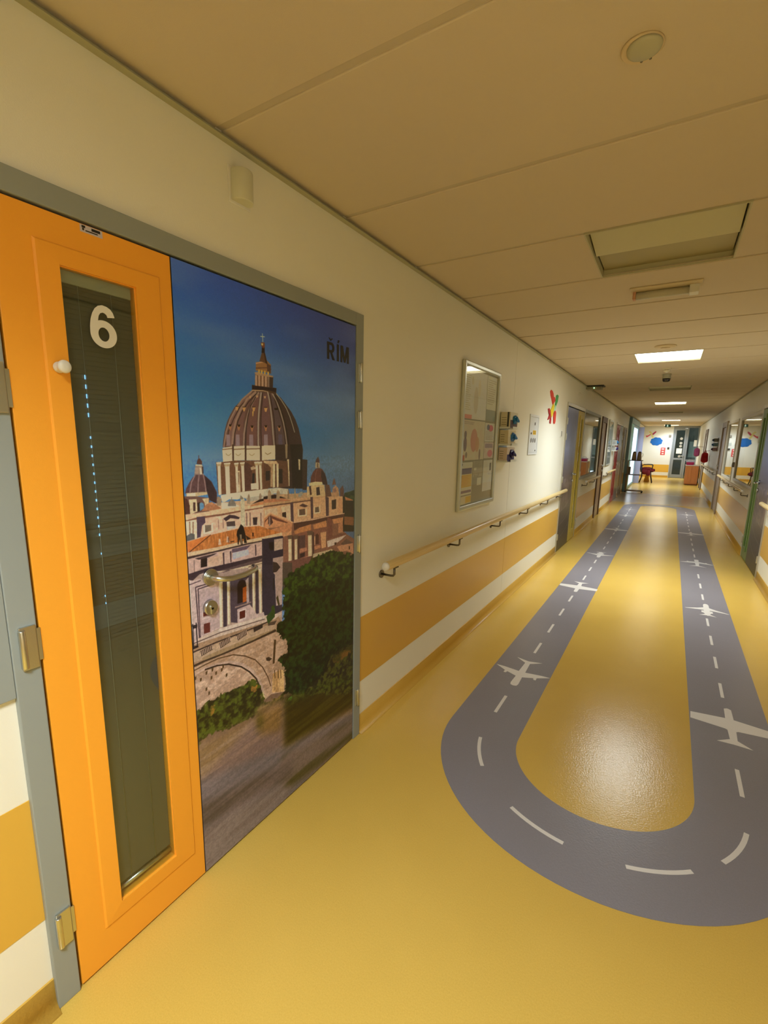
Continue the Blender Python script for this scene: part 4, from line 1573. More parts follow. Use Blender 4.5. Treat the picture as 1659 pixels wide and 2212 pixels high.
# window left of the near door
wn = thing('window_1', 'grey framed window left of the near door', 'window', (0, -.6, .9), kind='structure')
mb = MB(LEFT)
ring(mb, -T, .012, (-1.6, .4015, .898, 2.032), (-1.545, .362, .955, 1.98))
obj('frame', mb, FRAME, wn, bevel=.002)
mb = MB(LEFT)
ring(mb, -.05, .004, (-1.545, .362, .955, 1.98), (-1.50, .30, 1.0, 1.93))
obj('sash', mb, FRAME, wn, bevel=.002)
obj('glass_pane', MB(LEFT).box((-.03, -1.50, 1.0), (-.024, .30, 1.93)), GLASS, wn)
obj('blind', MB(LEFT).box((-.09, -1.53, .97), (-.085, .34, 1.95)), BLINDM, wn)

# nurse-call lamp above the door
ln = MB(LEFT)
pf = []
for i in range(13):
    a = math.pi * i / 12
    pf.append((.004 + .042 * math.sin(a) ** .7, 1.133 - .036 * math.cos(a)))
ln.prism([(p[0], p[1]) for p in pf], 2, 2.205, 2.292, smooth=True)
cl_ = thing('call_lamp', 'small frosted white lamp on the wall above the printed door leaf', 'lamp', (0, 1.133, 2.2))
obj('lens', ln, mat('frosted_lens', (214, 212, 188), .3), cl_, bevel=.003)
obj('base_plate', MB(LEFT).box((0, 1.090, 2.198), (.005, 1.176, 2.298)), WHITEP, cl_, bevel=.0015)


# ------------------------------------------------------------------ handrails
def handrail(side, a, b, label, ball_start=True, ball_end=True, ystart=None, first=None):
    f = SIDE[side]
    t = thing('handrail', label, 'handrail', f((.0, (a + b) / 2, .80)), 'wooden wall handrails')
    obj('rail', MB(f).cyl((.080, a, .877), (.080, b, .877), .0225, 24), RAILW, t, bevel=.002)
    for e, on, s in ((a, ball_start, -1), (b, ball_end, 1)):
        if on:
            mb = MB(f)
            mb.lathe((.080, e, .877), [(.0215, 0), (.0215, s * .006), (.018, s * .013), (.011, s * .018), (.003, s * .020)], 20, 1)
            plabel(obj('end_cap', mb, WHITEP, t), 'white domed end cap')
    y = first if first is not None else a + .09
    while y < b - .02:
        mb = MB(f)
        mb.cyl((0, y, .806), (.007, y, .806), .021, 20)
        mb.tube([(.006, y, .806), (.060, y, .806), (.074, y, .808), (.080, y, .816), (.080, y, .856)], .0062, 10)
        mb.box((.066, y - .02, .852), (.094, y + .02, .857))
        obj('bracket', mb, STEELD, t)
        y += .885
    return t


handrail('left', 1.945, 6.66, 'long beech handrail with white end cap under the notice board', first=2.03, ball_end=False)
handrail('left', 8.45, 10.1, 'short beech handrail on the left wall under the dark window')
handrail('left', 11.35, 13.1, 'beech handrail on the left wall beside the red door')
handrail('right', -3.2, 6.6, 'beech handrail ending in front of the green door leaf, right wall', first=-3.0)
handrail('right', 8.32, 12.5, 'long beech handrail under the two windows of the right wall')
handrail('right', 14.1, 19.3, 'distant beech handrail on the right wall behind the red bag')


# ------------------------------------------------------------------ posters and boards
def poster(wmm, hmm, seed, bg, items, k=.5):
    c = Canvas(wmm, hmm, k, bg)
    n = c.noise(60, 30, seed, 4)
    c.a *= (.95 + .1 * n[..., None])
    for it in items:
        if it[0] == 'r':
            _, x0, y0, x1, y1, col = it
            c.poly([(x0, y0), (x1, y0), (x1, y1), (x0, y1)], col)
        elif it[0] == 'e':
            _, x, y, rx, ry, col = it
            c.poly([(x + rx * math.cos(i * .5236), y + ry * math.sin(i * .5236)) for i in range(12)], col, amt=.8)
        elif it[0] == 't':          # grey lines of small print
            _, x0, y0, x1, y1, st, col = it
            y = y1
            rr = random.Random(seed)
            while y > y0:
                c.line([(x0, y), (x0 + (x1 - x0) * rr.uniform(.6, 1), y)], st * .35, col, .6)
                y -= st
    c.blur(1)
    return np.clip(c.a * 1.28, 0, .96)


BOARDS = {}


def sheet(f, name, n0, u0, u1, z0, z1, arr, parent, label):
    key = 'sheet_%d' % len(BOARDS)
    BOARDS[key] = 1
    ax = 1
    m = image_mat(key, arr, .45)
    o = obj(name, MB(f).box((n0, u0, z0), (n0 + .0008, u1, z1)), m, parent, uv=(1, u0, u1, 2, z0, z1))
    plabel(o, label)
    return o


nb = thing('notice_board', 'tall glazed notice board with posters in a silver frame', 'notice board', (0, 3.38, 1.02), 'tall glazed notice boards on the left wall')
bu0, bu1, bz0, bz1 = 3.002, 3.762, 1.016, 2.026
silver = mat('silver_frame', (204, 208, 200), .3, metal=.6)
mb = MB(LEFT)
ring(mb, 0, .026, (bu0, bu1, bz0, bz1), (bu0 + .034, bu1 - .034, bz0 + .034, bz1 - .034))
obj('frame', mb, silver, nb, bevel=.009, segs=3)
obj('back_panel', MB(LEFT).box((.001, bu0 + .03, bz0 + .03), (.008, bu1 - .03, bz1 - .03)), mat('grey_felt', (184, 180, 166), .9, var=.06), nb)
obj('glass_pane', MB(LEFT).box((.016, bu0 + .03, bz0 + .03), (.019, bu1 - .03, bz1 - .03)), GLASSB, nb)
iu0, iu1, iz0, iz1 = bu0 + .036, bu1 - .036, bz0 + .036, bz1 - .036
IW, IH = iu1 - iu0, iz1 - iz0
U = lambda t: iu0 + IW * t
Z = lambda t: iz1 - IH * t
pk = (214, 176, 170)
G1 = (120, 118, 116)
sheet(LEFT, 'poster', .0085, U(.01), U(.66), Z(.36), Z(.01), poster(450, 330, 1, (216, 212, 190), [('r', 0, 0, 160, 28, (196, 130, 120)), ('e', 230, 130, 45, 95, (170, 164, 156)), ('e', 290, 220, 26, 60, (186, 180, 168)), ('e', 150, 260, 22, 30, (176, 172, 160)), ('t', 20, 60, 130, 300, 14, G1)]), nb, 'pale poster with grey drawings and a red band')
sheet(LEFT, 'poster', .0085, U(.67), U(.99), Z(.27), Z(.01), poster(220, 250, 2, (212, 204, 180), [('t', 20, 30, 200, 220, 16, G1)]), nb, 'cream paper in the upper right corner of the board')
sheet(LEFT, 'photo_print', .0085, U(.67), U(.99), Z(.36), Z(.275), poster(220, 80, 3, (128, 134, 124), []), nb, 'grey green photo print')
sheet(LEFT, 'poster', .0085, U(.01), U(.66), Z(.665), Z(.37), poster(450, 300, 4, (196, 184, 168), [('e', 230, 150, 70, 90, (180, 130, 120)), ('e', 300, 120, 40, 60, (184, 150, 122)), ('e', 60, 190, 24, 30, (110, 100, 110)), ('e', 60, 120, 32, 55, (112, 100, 116)), ('e', 90, 40, 20, 24, (120, 112, 110)), ('e', 360, 40, 20, 45, (130, 116, 112)), ('r', 0, 0, 60, 40, (176, 110, 96)), ('t', 30, 262, 300, 285, 12, G1)]), nb, 'large poster with a pink map-like blot and dark dots')
sheet(LEFT, 'leaflet', .0085, U(.67), U(.99), Z(.525), Z(.375), poster(220, 150, 5, (200, 192, 186), [('e', 130, 110, 60, 26, (180, 84, 104)), ('e', 70, 115, 34, 24, (90, 100, 130)), ('t', 20, 15, 200, 80, 12, G1)]), nb, 'white leaflet with a red and blue logo-like blot')
sheet(LEFT, 'leaflet', .0085, U(.67), U(.99), Z(.66), Z(.53), poster(220, 130, 6, (190, 180, 176), [('r', 20, 85, 200, 120, (150, 136, 150)), ('e', 140, 40, 60, 30, (204, 110, 130))]), nb, 'leaflet with a mauve band and pink patch')
sheet(LEFT, 'leaflet', .0085, U(.01), U(.34), Z(.925), Z(.68), poster(230, 250, 7, (204, 196, 182), [('r', 8, 160, 222, 205, (112, 104, 124)), ('r', 8, 60, 222, 155, (206, 164, 84)), ('r', 4, 14, 222, 34, (126, 112, 130)), ('r', 12, 225, 36, 243, (80, 80, 90)), ('t', 24, 75, 205, 145, 11, (170, 130, 60))]), nb, 'white leaflet with a violet band and a yellow block')
sheet(LEFT, 'leaflet', .0085, U(.01), U(.34), Z(.995), Z(.935), poster(230, 60, 8, (196, 186, 168), [('r', 120, 6, 225, 54, (206, 164, 84))]), nb, 'small white and yellow leaflet at the bottom edge')
sheet(LEFT, 'paper', .0085, U(.36), U(.65), Z(.80), Z(.675), poster(200, 130, 9, (156, 152, 140), [('r', 20, 55, 70, 75, (196, 192, 180)), ('t', 20, 80, 180, 120, 12, (130, 128, 118))]), nb, 'grey paper with a pale mark')
sheet(LEFT, 'paper', .0085, U(.68), U(.99), Z(.93), Z(.675), poster(220, 260, 10, (208, 202, 190), [('r', 150, 170, 190, 235, (110, 106, 104)), ('t', 20, 20, 130, 240, 10, (180, 176, 166))]), nb, 'long white notice sheet')
sheet(LEFT, 'paper', .0085, U(.50), U(.63), Z(.87), Z(.81), poster(90, 60, 11, (200, 194, 182), []), nb, 'small white note')

nb2 = thing('notice_board', 'distant tall notice board left of the red door', 'notice board', (0, 11.92, 1.02), 'tall glazed notice boards on the left wall')
mb = MB(LEFT)
ring(mb, 0, .026, (11.50, 12.32, 1.016, 2.026), (11.54, 12.28, 1.05, 1.99))
obj('frame', mb, silver, nb2, bevel=.009)
obj('back_panel', MB(LEFT).box((.001, 11.53, 1.04), (.008, 12.29, 2.0)), mat('grey_felt_pale', (170, 168, 158), .9, var=.06), nb2)
for k in range(4):
    a = 11.56 + (k % 2) * .37
    z = 1.56 - (k // 2) * .46
    obj('poster', MB(LEFT).box((.008, a, z), (.009, a + .33, z + .40)), mat('grey_poster_%d' % k, (190 - 12 * k, 190 - 12 * k, 180 - 10 * k), .5, var=.1, vscale=12), nb2)
obj('glass_pane', MB(LEFT).box((.016, 11.53, 1.04), (.019, 12.29, 2.0)), GLASSB, nb2)

# ------------------------------------------------------------------ glove dispenser
def rack(side, u0, u1, z0, tiers, dep, label, th=.136):
    f = SIDE[side]
    t = thing('glove_rack', label, 'rack', f((0, (u0 + u1) / 2, z0)), 'clear glove box racks on the walls')
    mb = MB(f)
    mb.box((0, u0, z0 - .002), (.003, u1, z0 + th * tiers))
    obj('back_plate', mb, ACRYL, t)
    for k in range(tiers):
        z = z0 + k * th
        mb = MB(f)
        mb.box((.003, u0, z - .0015), (dep + .012, u1 + .02, z))
        mb.box((dep + .009, u0 + .10, z), (dep + .0115, u1 + .02, z + .018))
        mb.box((.003, u0, z), (dep + .012, u0 + .002, z + .014))
        mb.box((.003, u1 + .017, z), (dep + .0115, u1 + .02, z + .018))
        obj('shelf', mb, mat('frosted_acrylic', (232, 234, 226), .3), t)
    return t


def glove_box(side, u0, u1, z, dep, hh, side_col, front_col, low_col, glove, label, seed, band=None):
    f = SIDE[side]
    t = thing('glove_box', label, 'box', f((.0045 + dep / 2, (u0 + u1) / 2, z)), 'glove boxes in the wall racks')
    n0, n1 = .0045, dep + .006
    obj('carton', MB(f).box((n0, u0, z + .0005), (n1, u1, z + hh)), mat('carton_%d' % seed, side_col, .5), t, bevel=.002)
    if band:
        obj('carton_stripe', MB(f).box((n1 - .024, u0 - .0006, z + .001), (n1 - .010, u0 + .002, z + hh)), mat('stripe_%d' % seed, band, .5), t)
    obj('front_label', MB(f).box((n1, u0 + .006, z + .004), (n1 + .0008, u1 - .006, z + hh * .52)), mat('low_%d' % seed, low_col, .5), t)
    obj('front_label', MB(f).box((n1, u0 + .006, z + hh * .54), (n1 + .0008, u1 - .006, z + hh - .006)), mat('front_%d' % seed, front_col, .5), t)
    for k in range(4):                 # lines of small print on the end of the carton
        obj('small_print', MB(f).box((n0 + .010, u0 - .0005, z + .03 + k * .018), (n1 - .030, u0 + .001, z + .034 + k * .018)), mat('print_grey', (130, 118, 92), .6), t)
    # glove pulled from the slot: palm and four drooping fingers
    um = (u0 + u1) / 2 + .01
    g = MB(f)
    zm = z + hh * .55
    g.ball((n1 + .004, um, zm), .034, 18, 12, (.6, 1.5, 1.0), .12, seed)
    rr = random.Random(seed)
    for q in range(4):
        a = -.9 + q * .55
        p0 = (n1 + .012, um + .012 * q - .018, zm)
        g.tube([p0, (n1 + .028, um - .026 + .018 * q, zm + .016 - .008 * q), (n1 + .030, um - .030 + .022 * q, zm - .014 - .006 * rr.random())], [.012, .011, .007], 8)
    obj('glove', g, mat('glove_%d' % seed, glove, .4), t)
    return t


rack('left', 3.860, 4.105, 1.335, 3, .075, 'three-tier clear rack of glove boxes beside the notice board')
glove_box('left', 3.875, 4.09, 1.6075, .078, .131, (222, 214, 186), (226, 222, 204), (92, 70, 74), (22, 124, 196), 'top glove box with bright blue glove, nearest rack', 1, (64, 66, 66))
glove_box('left', 3.875, 4.09, 1.4715, .070, .124, (220, 208, 172), (228, 220, 190), (222, 212, 184), (30, 116, 204), 'middle tan glove box with blue glove, nearest rack', 2)
glove_box('left', 3.875, 4.09, 1.3355, .070, .118, (222, 204, 192), (224, 210, 200), (44, 34, 110), (36, 28, 104), 'bottom glove box with navy glove, nearest rack', 3)
rack('left', 12.62, 12.88, 1.335, 2, .09, 'distant two-tier glove rack in front of the red door')
glove_box('left', 12.65, 12.86, 1.4715, .085, .12, (190, 196, 200), (90, 160, 206), (210, 214, 214), (60, 140, 200), 'upper pale glove box with light blue glove, distant left rack', 4)
glove_box('left', 12.65, 12.86, 1.3355, .085, .10, (206, 206, 206), (206, 206, 206), (54, 40, 120), (50, 36, 120), 'lower white glove box with violet glove, distant left rack', 5)
rack('right', 14.85, 15.11, 1.36, 3, .09, 'distant three-tier glove rack on the right wall', .115)
for k, (cc, gl, ll) in enumerate((((150, 120, 130), (70, 24, 50), 'lowest glove box with dark plum glove, right wall rack'), ((90, 130, 150), (40, 90, 140), 'middle glove box with blue glove, right wall rack'), ((110, 110, 100), (24, 50, 86), 'top glove box with navy glove, right wall rack'))):
    glove_box('right', 14.88, 15.09, 1.3605 + k * .115, .085, .095, cc, cc, gl, gl, ll, 6 + k)

# electric panel
ep = thing('electric_panel', 'white flush electrical cabinet with yellow warning sticker', 'electrical panel', (0, 5.0, 1.38))
PW = mat('panel_white', (226, 228, 228), .4)
obj('frame', ring(MB(LEFT), 0, .008, (4.815, 5.180, 1.375, 1.775), (4.838, 5.158, 1.397, 1.752)), PW, ep, bevel=.002)
obj('door', MB(LEFT).box((0, 4.840, 1.399), (.006, 5.156, 1.750)), PW, ep, bevel=.0015)
obj('warning_sticker', MB(LEFT).box((.006, 4.955, 1.578), (.0066, 5.085, 1.620)), mat('yellow_sticker', (236, 192, 30), .4), ep)
for k in range(2):
    obj('sticker_lettering', MB(LEFT).box((.0066, 4.972, 1.590 + k * .014), (.0069, 5.068, 1.594 + k * .014)), BLACK, ep)
for u in (4.905, 4.985, 5.062):
    obj('label_oval', MB(LEFT).prism([(u + .019 * math.cos(i * .3927), 1.520 + .024 * math.sin(i * .3927)) for i in range(16)], 0, .006, .0078), mat('oval_grey', (96, 92, 84), .5), ep)
obj('lock', MB(LEFT).cyl((.006, 4.885, 1.588), (.012, 4.885, 1.588), .010, 12), STEELD, ep)
obj('latch', MB(LEFT).box((.006, 5.010, 1.672), (.011, 5.022, 1.700)), STEELD, ep)
obj('latch', MB(LEFT).cyl((.006, 5.09, 1.418), (.010, 5.09, 1.418), .008, 12), STEELD, ep)

# airplane wall decals of coloured foam
FOAM = {k: mat('foam_' + k, v, .6) for k, v in dict(red=(216, 66, 50), green=(80, 170, 100), yellow=(232, 210, 40), dark=(176, 40, 44), pale=(170, 222, 190), blue=(10, 98, 180)).items()}


def foam(f, parts, t):
    for k, (col, pts) in enumerate(parts):
        obj({'red': 'red_wing', 'green': 'tail_fin', 'yellow': 'fuselage', 'dark': 'dark_wing', 'pale': 'pale_fin', 'blue': 'puff'}[col], MB(f).prism(pts, 0, .0005, .005 + .0012 * k), FOAM[col], t)


ap = thing('airplane_decal', 'red, yellow and green airplane cut-out beside the electrical cabinet', 'wall decal', (0, 5.8, 1.73))
foam(LEFT, [('red', [(5.600, 2.062), (5.640, 2.082), (5.704, 2.078), (5.770, 2.055), (5.800, 2.020), (5.868, 2.018), (5.900, 1.985), (5.850, 1.960), (5.805, 1.925), (5.765, 1.935), (5.700, 1.985), (5.640, 2.020)]),
             ('green', [(5.930, 2.045), (5.985, 2.060), (6.052, 2.052), (6.030, 1.985), (5.950, 1.920), (5.905, 1.935)]),
             ('pale', [(5.905, 1.935), (5.950, 1.920), (5.930, 1.860), (5.86, 1.85), (5.85, 1.9)]),
             ('yellow', [(5.765, 1.915), (5.800, 1.946), (5.860, 1.925), (5.840, 1.850), (5.790, 1.800), (5.700, 1.775), (5.660, 1.795), (5.680, 1.850)]),
             ('dark', [(5.560, 1.872), (5.615, 1.880), (5.680, 1.850), (5.720, 1.800), (5.745, 1.760), (5.735, 1.715), (5.690, 1.720), (5.690, 1.790), (5.620, 1.760), (5.575, 1.750), (5.640, 1.810), (5.600, 1.830)]),
             ('red', [(5.870, 1.866), (5.930, 1.872), (5.975, 1.850), (5.975, 1.750), (5.950, 1.722), (5.895, 1.725), (5.860, 1.800)])], ap)

sw = thing('light_switch', 'small white wall switch beside the second printed door', 'switch', (0, 6.40, 1.57))
obj('plate', MB(LEFT).box((0, 6.36, 1.575), (.009, 6.44, 1.655)), WHITEP, sw, bevel=.002)
for k in range(2):
    obj('rocker', MB(LEFT).box((.009, 6.368 + k * .034, 1.583), (.013, 6.398 + k * .034, 1.647)), mat('rocker_grey', (170, 166, 156), .4), sw, bevel=.002)


# ------------------------------------------------------------------ further doors
def door_pair(num, side, u_print, u_leaf, frame, leafm, prm, label, hand):
    """printed leaf next to a narrow coloured leaf with a slit window"""
    f = SIDE[side]
    t = thing('door_%d' % num, label, 'door', f((0, (frame[0] + frame[1]) / 2, 0)), kind='structure')
    steel_frame(f, frame[0], frame[1], 2.03, t, mat('pale_steel_frame', (190, 186, 172), .3, metal=.5), .028, .028, .045)
    backing(f, frame[0] + .028, frame[1] - .028, 0, 1.985, t)
    a, b = u_print
    l1 = obj('door_leaf', MB(f).box((-.034, a, .008), (.0098, b, 1.972)), prm, t, uv=(1, a, b, 2, 0, 1.98))
    l1['label'] = 'printed door leaf'
    a, b = u_leaf
    w_ = b - a
    g0, g1 = a + w_ * .36, b - w_ * .30
    l2 = obj('door_leaf', ring(MB(f), -.034, .0105, (a, b, .008, 1.972), (g0, g1, .17, 1.86)), leafm, t, bevel=.0015)
    l2['label'] = 'narrow coloured door leaf'
    obj('glazing_bead', ring(MB(f), .0105, .020, (g0 - .05, g1 + .05, .12, 1.91), (g0, g1, .17, 1.86)), leafm, l2, bevel=.004)
    obj('glass_pane', MB(f).box((.004, g0, .17), (.008, g1, 1.86)), GLASS, l2)
    obj('blind', MB(f).box((-.03, g0, .17), (-.02, g1, 1.86)), BLINDM, l2)
    s = 1 if u_print[0] < u_leaf[0] else -1
    hu = (u_print[1] - .07) if s > 0 else (u_print[0] + .07)
    lever(f, hu, 1.055, -.15 * s, l1)
    hz = u_print[0] - .012 if s > 0 else u_print[1] + .012
    for z in (1.785, 1.583, 1.013, .221):
        hinge(f, hz, z, .078, l1)
    hz = u_leaf[1] + .012 if s > 0 else u_leaf[0] - .012
    for z in (1.59, 1.011, .231):
        hinge(f, hz, z, .09, l2)
    return t


YEL = mat('yellow_leaf', (198, 176, 70), .4)
GRN = mat('green_leaf', (112, 140, 74), .4)
RED = mat('red_leaf', (168, 48, 52), .4)
door_pair(2, 'left', (6.70, 7.53), (7.535, 8.088), (6.67, 8.118), YEL, PRINTS['blue'], 'second door on the left with a sky print and a yellow leaf', 1)
door_pair(3, 'right', (6.75, 7.60), (7.605, 8.068), (6.72, 8.098), GRN, PRINTS['green'], 'right wall door with a dusk print and a green leaf', 1)
door_pair(4, 'left', (14.12, 14.97), (13.23, 14.115), (13.2, 15.0), RED, PRINTS['slate'], 'third door on the left with a red leaf', 1)


def single_door(num, side, a, b, top, m, fm, label, hside=1, fw_=.05, proud=.014):
    f = SIDE[side]
    t = thing('door_%d' % num, label, 'door', f((0, (a + b) / 2, 0)), kind='structure')
    steel_frame(f, a, b, top, t, fm, fw_, fw_, fw_, proud)
    backing(f, a + fw_, b - fw_, 0, top - fw_, t)
    lf_ = obj('door_leaf', MB(f).box((-.034, a + fw_ + .004, .008), (.006, b - fw_ - .004, top - fw_ - .004)), m, t, bevel=.002)
    hu = a + fw_ + .07 if hside < 0 else b - fw_ - .07
    lever(f, hu, 1.04, .12 if hside < 0 else -.12, lf_)
    for z in (.25, 1.0, 1.75):
        hinge(f, (b - fw_ * .5) if hside < 0 else (a + fw_ * .5), z, .08, lf_)
    return t


BRN = mat('brown_frame', (92, 62, 44), .45)
single_door(5, 'left', 10.32, 11.12, 2.03, PRINTS['tan'], BRN, 'tan door in a dark brown frame between second and third print doors', 1, .11, .02)
single_door(6, 'left', 15.35, 16.25, 1.98, mat('brown_leaf', (110, 84, 66), .45), mat('taupe_frame', (150, 132, 108), .45), 'dark brown door on the left just before the blue portal', 1, .06)
single_door(7, 'right', 12.75, 13.9, 2.03, mat('taupe_leaf', (150, 124, 96), .4), mat('taupe_frame2', (140, 122, 98), .4), 'taupe door beyond the windows of the right wall', 1, .12, .03)
single_door(8, 'right', 19.45, 20.6, 2.05, mat('grey_leaf', (150, 140, 126), .4), mat('taupe_frame3', (122, 104, 86), .45), 'far right wall door beside the wooden counter', 1, .14, .03)


def wall_window(num, side, a, b, z0, z1, label, fm=FRAME, fwid=.045, tone=(70, 84, 78)):
    f = SIDE[side]
    t = thing('window_%d' % num, label, 'window', f((0, (a + b) / 2, z0)), kind='structure')
    obj('frame', ring(MB(f), -T, .012, (a, b, z0, z1), (a + fwid, b - fwid, z0 + fwid, z1 - fwid)), fm, t, bevel=.002)
    obj('glass_pane', MB(f).box((-.012, a + fwid, z0 + fwid), (-.006, b - fwid, z1 - fwid)), GLASSX, t)
    obj('blind', MB(f).box((-.10, a + .01, z0 + .01), (-.09, b - .01, z1 - .01)), mat('dim_blind_%d' % num, tone, .6), t)
    return t


wall_window(2, 'left', 8.12, 10.05, .92, 2.03, 'dark reflecting window right of the yellow door leaf')
wall_window(3, 'right', 8.10, 10.42, .90, 1.98, 'large reflecting window next to the green door leaf', mat('white_frame', (214, 206, 188), .4))
wall_window(4, 'right', 10.85, 12.75, .86, 1.99, 'second reflecting window on the right wall, beyond a white pier', mat('white_frame', (214, 206, 188), .4))
sb = thing('door_sensor', 'small grey box on the white pier between the right wall windows', 'box', (W, 10.63, 1.13))
obj('case', MB(RIGHT).box((0, 10.58, 1.125), (.03, 10.68, 1.215)), mat('sensor_grey', (120, 110, 96), .4), sb, bevel=.003)
obj('cover', MB(RIGHT).box((.03, 10.59, 1.135), (.036, 10.67, 1.205)), mat('sensor_cover', (140, 130, 112), .4), sb, bevel=.003)

# ------------------------------------------------------------------ ceiling items
el = thing('emergency_light', 'slim tubular emergency light on the ceiling behind the large unlit panel', 'light fixture', (1.09, 3.27, H))
obj('base', MB().box((.915, 3.20, H - .008), (1.265, 3.335, H)), mat('fixture_cream', (222, 204, 166), .5), el, bevel=.003)
obj('tube', MB().cyl((.945, 3.285, H - .028), (1.205, 3.285, H - .028), .021, 20), mat('fixture_tube', (206, 200, 176), .3), el)
obj('end_block', MB().box((1.205, 3.255, H - .05), (1.25, 3.325, H - .004)), WHITEP, el, bevel=.004)
obj('end_block', MB().box((.928, 3.262, H - .048), (.945, 3.308, H - .004)), mat('red_tip', (214, 160, 128), .5), el, bevel=.004)

sd = thing('smoke_detector', 'round greenish white detector on the ceiling nearest the viewer', 'smoke detector', (1.065, 1.352, H), 'round ceiling detectors')
obj('base', MB().lathe((1.065, 1.352, H), [(.043, 0), (.044, -.004), (.041, -.007)], 32), mat('detector_cream', (222, 200, 160), .5), sd)
obj('cover', MB().lathe((1.070, 1.345, H), [(.036, -.007), (.035, -.012), (.028, -.016), (.010, -.018), (.002, -.018)], 32), mat('detector_green', (190, 186, 156), .45), sd)
for k in range(2):
    obj('screw', MB().cyl((1.062 + .018 * k, 1.386, H - .004), (1.062 + .018 * k, 1.386, H - .009), .0028, 8), STEELD, sd)
sd = thing('smoke_detector', 'faint round detector on the ceiling just before the lit panel', 'smoke detector', (1.07, 5.12, H), 'round ceiling detectors')
obj('base', MB().lathe((1.07, 5.14, H), [(.085, 0), (.085, -.008), (.075, -.014), (.01, -.016)], 32), mat('detector_cream', (222, 200, 160), .5), sd)
obj('cap', MB().lathe((1.07, 5.14, H), [(.04, -.014), (.035, -.022), (.01, -.024)], 24), mat('detector_cream', (222, 200, 160), .5), sd)
sd = thing('smoke_detector', 'white stalked detector on the ceiling in front of the dome camera', 'smoke detector', (1.07, 6.62, H), 'round ceiling detectors')
obj('base', MB().lathe((1.07, 6.62, H), [(.046, 0), (.045, -.008), (.018, -.011), (.016, -.022), (.038, -.024), (.036, -.032), (.016, -.040), (.003, -.041)], 28), mat('detector_white', (232, 222, 190), .4), sd)
obj('cap', MB().lathe((1.07, 6.62, H), [(.016, -.039), (.012, -.045), (.002, -.046)], 16), WHITEP, sd)

dc = thing('dome_camera', 'ceiling dome camera with a black bubble', 'camera', (1.065, 7.12, H))
obj('mount', MB().lathe((1.065, 7.12, H), [(.048, 0), (.048, -.006), (.044, -.028), (.050, -.050), (.050, -.054), (.02, -.056)], 32), mat('camera_grey', (176, 174, 150), .4), dc)
obj('bubble', MB().lathe((1.065, 7.12, H - .054), [(.045, 0), (.044, -.018), (.037, -.034), (.023, -.043), (.002, -.046)], 32), mat('bubble_black', (36, 30, 26), .12, coat=.5), dc)

wb = thing('ceiling_sensor', 'dark topped sensor box with a green light at the left ceiling edge', 'sensor', (.13, 8.1, H))
obj('bracket', MB().box((.0, 8.00, H - .018), (.25, 8.2, H)), mat('sensor_dark', (44, 38, 26), .5), wb, bevel=.003)
obj('case', MB().box((.0, 8.02, H - .058), (.215, 8.18, H - .018)), mat('sensor_case', (150, 142, 112), .4), wb, bevel=.006)
obj('indicator', MB().cyl((.115, 8.018, H - .040), (.115, 8.012, H - .040), .006, 10), mat('led_green', (190, 255, 200), .4, emit=(170, 255, 190), es=6), wb)
sp = thing('wall_sensor', 'tiny white sensor dot on the left wall above the second print door', 'sensor', (0, 7.45, 2.18))
obj('body', MB(LEFT).cyl((0, 7.45, 2.2), (.018, 7.45, 2.2), .016, 14, .012), WHITEP, sp)
obj('lens', MB(LEFT).lathe((.018, 7.45, 2.2), [(.011, 0), (.008, .005), (.001, .007)], 12, 0), WHITEP, sp)

ex = thing('exit_sign', 'green exit sign with white running figure hanging below the far ceiling', 'sign', (.985, 22.5, 2.2))
obj('panel', MB().box((.885, 22.49, 2.205), (1.085, 22.52, 2.315)), mat('exit_green', (22, 62, 46), .4, emit=(20, 80, 60), es=.15), ex, bevel=.003)
mbp = MB()
mbp.prism([(.97 + .010 * math.cos(i * .628), 2.293 + .010 * math.sin(i * .628)) for i in range(10)], 1, 22.4885, 22.49)
mbp.prism([(.960, 2.278), (.985, 2.282), (.992, 2.262), (1.008, 2.258), (1.006, 2.252), (.986, 2.254), (.980, 2.262), (.976, 2.250), (.992, 2.238), (.986, 2.216), (.978, 2.217), (.981, 2.234), (.964, 2.240), (.955, 2.222), (.940, 2.222), (.941, 2.229), (.951, 2.229), (.960, 2.246), (.958, 2.266), (.948, 2.262), (.944, 2.250), (.937, 2.252), (.944, 2.270)], 1, 22.4885, 22.49)
obj('running_figure', mbp, mat('exit_white', (220, 240, 226), .4, emit=(200, 240, 220), es=.8), ex)
obj('hanger', MB().box((.93, 22.502, 2.315), (.936, 22.508, H)).box((1.034, 22.502, 2.315), (1.04, 22.508, H)), STEELD, ex)

# ------------------------------------------------------------------ blue portal on the left
po = thing('door_9', 'blue framed portal with teal leaf and bright daylight glazing', 'door', (0, 19, 0), kind='structure')
PBLUE = mat('portal_blue', (126, 160, 172), .4)
TEAL = mat('teal_leaf', (84, 200, 206), .35)
GB = mat('blue_grey_panel', (160, 162, 190), .45)
obj('frame', MB(LEFT).box((-T, 16.93, 0), (.075, 17.06, 2.16)).box((-T, 16.93, 2.16), (.085, 20.95, 2.335)).box((-T, 20.86, 0), (.02, 20.95, 2.16)), PBLUE, po, bevel=.004)
obj('door_leaf', MB(LEFT).box((.03, 17.08, .01), (.07, 18.15, 2.15)), TEAL, po, bevel=.003)
obj('glazing_frame', ring(MB(LEFT), .02, .07, (18.17, 20.84, .01, 2.15), (18.23, 20.78, .10, 2.08)), PBLUE, po, bevel=.003)
_fn = FROST.node_tree
_tr = _fn.nodes.new('ShaderNodeBsdfTranslucent')
_tr.inputs[0].default_value = (.92, .95, 1, 1)
_fn.links.new(_tr.outputs[0], _fn.nodes['Material Output'].inputs['Surface'])
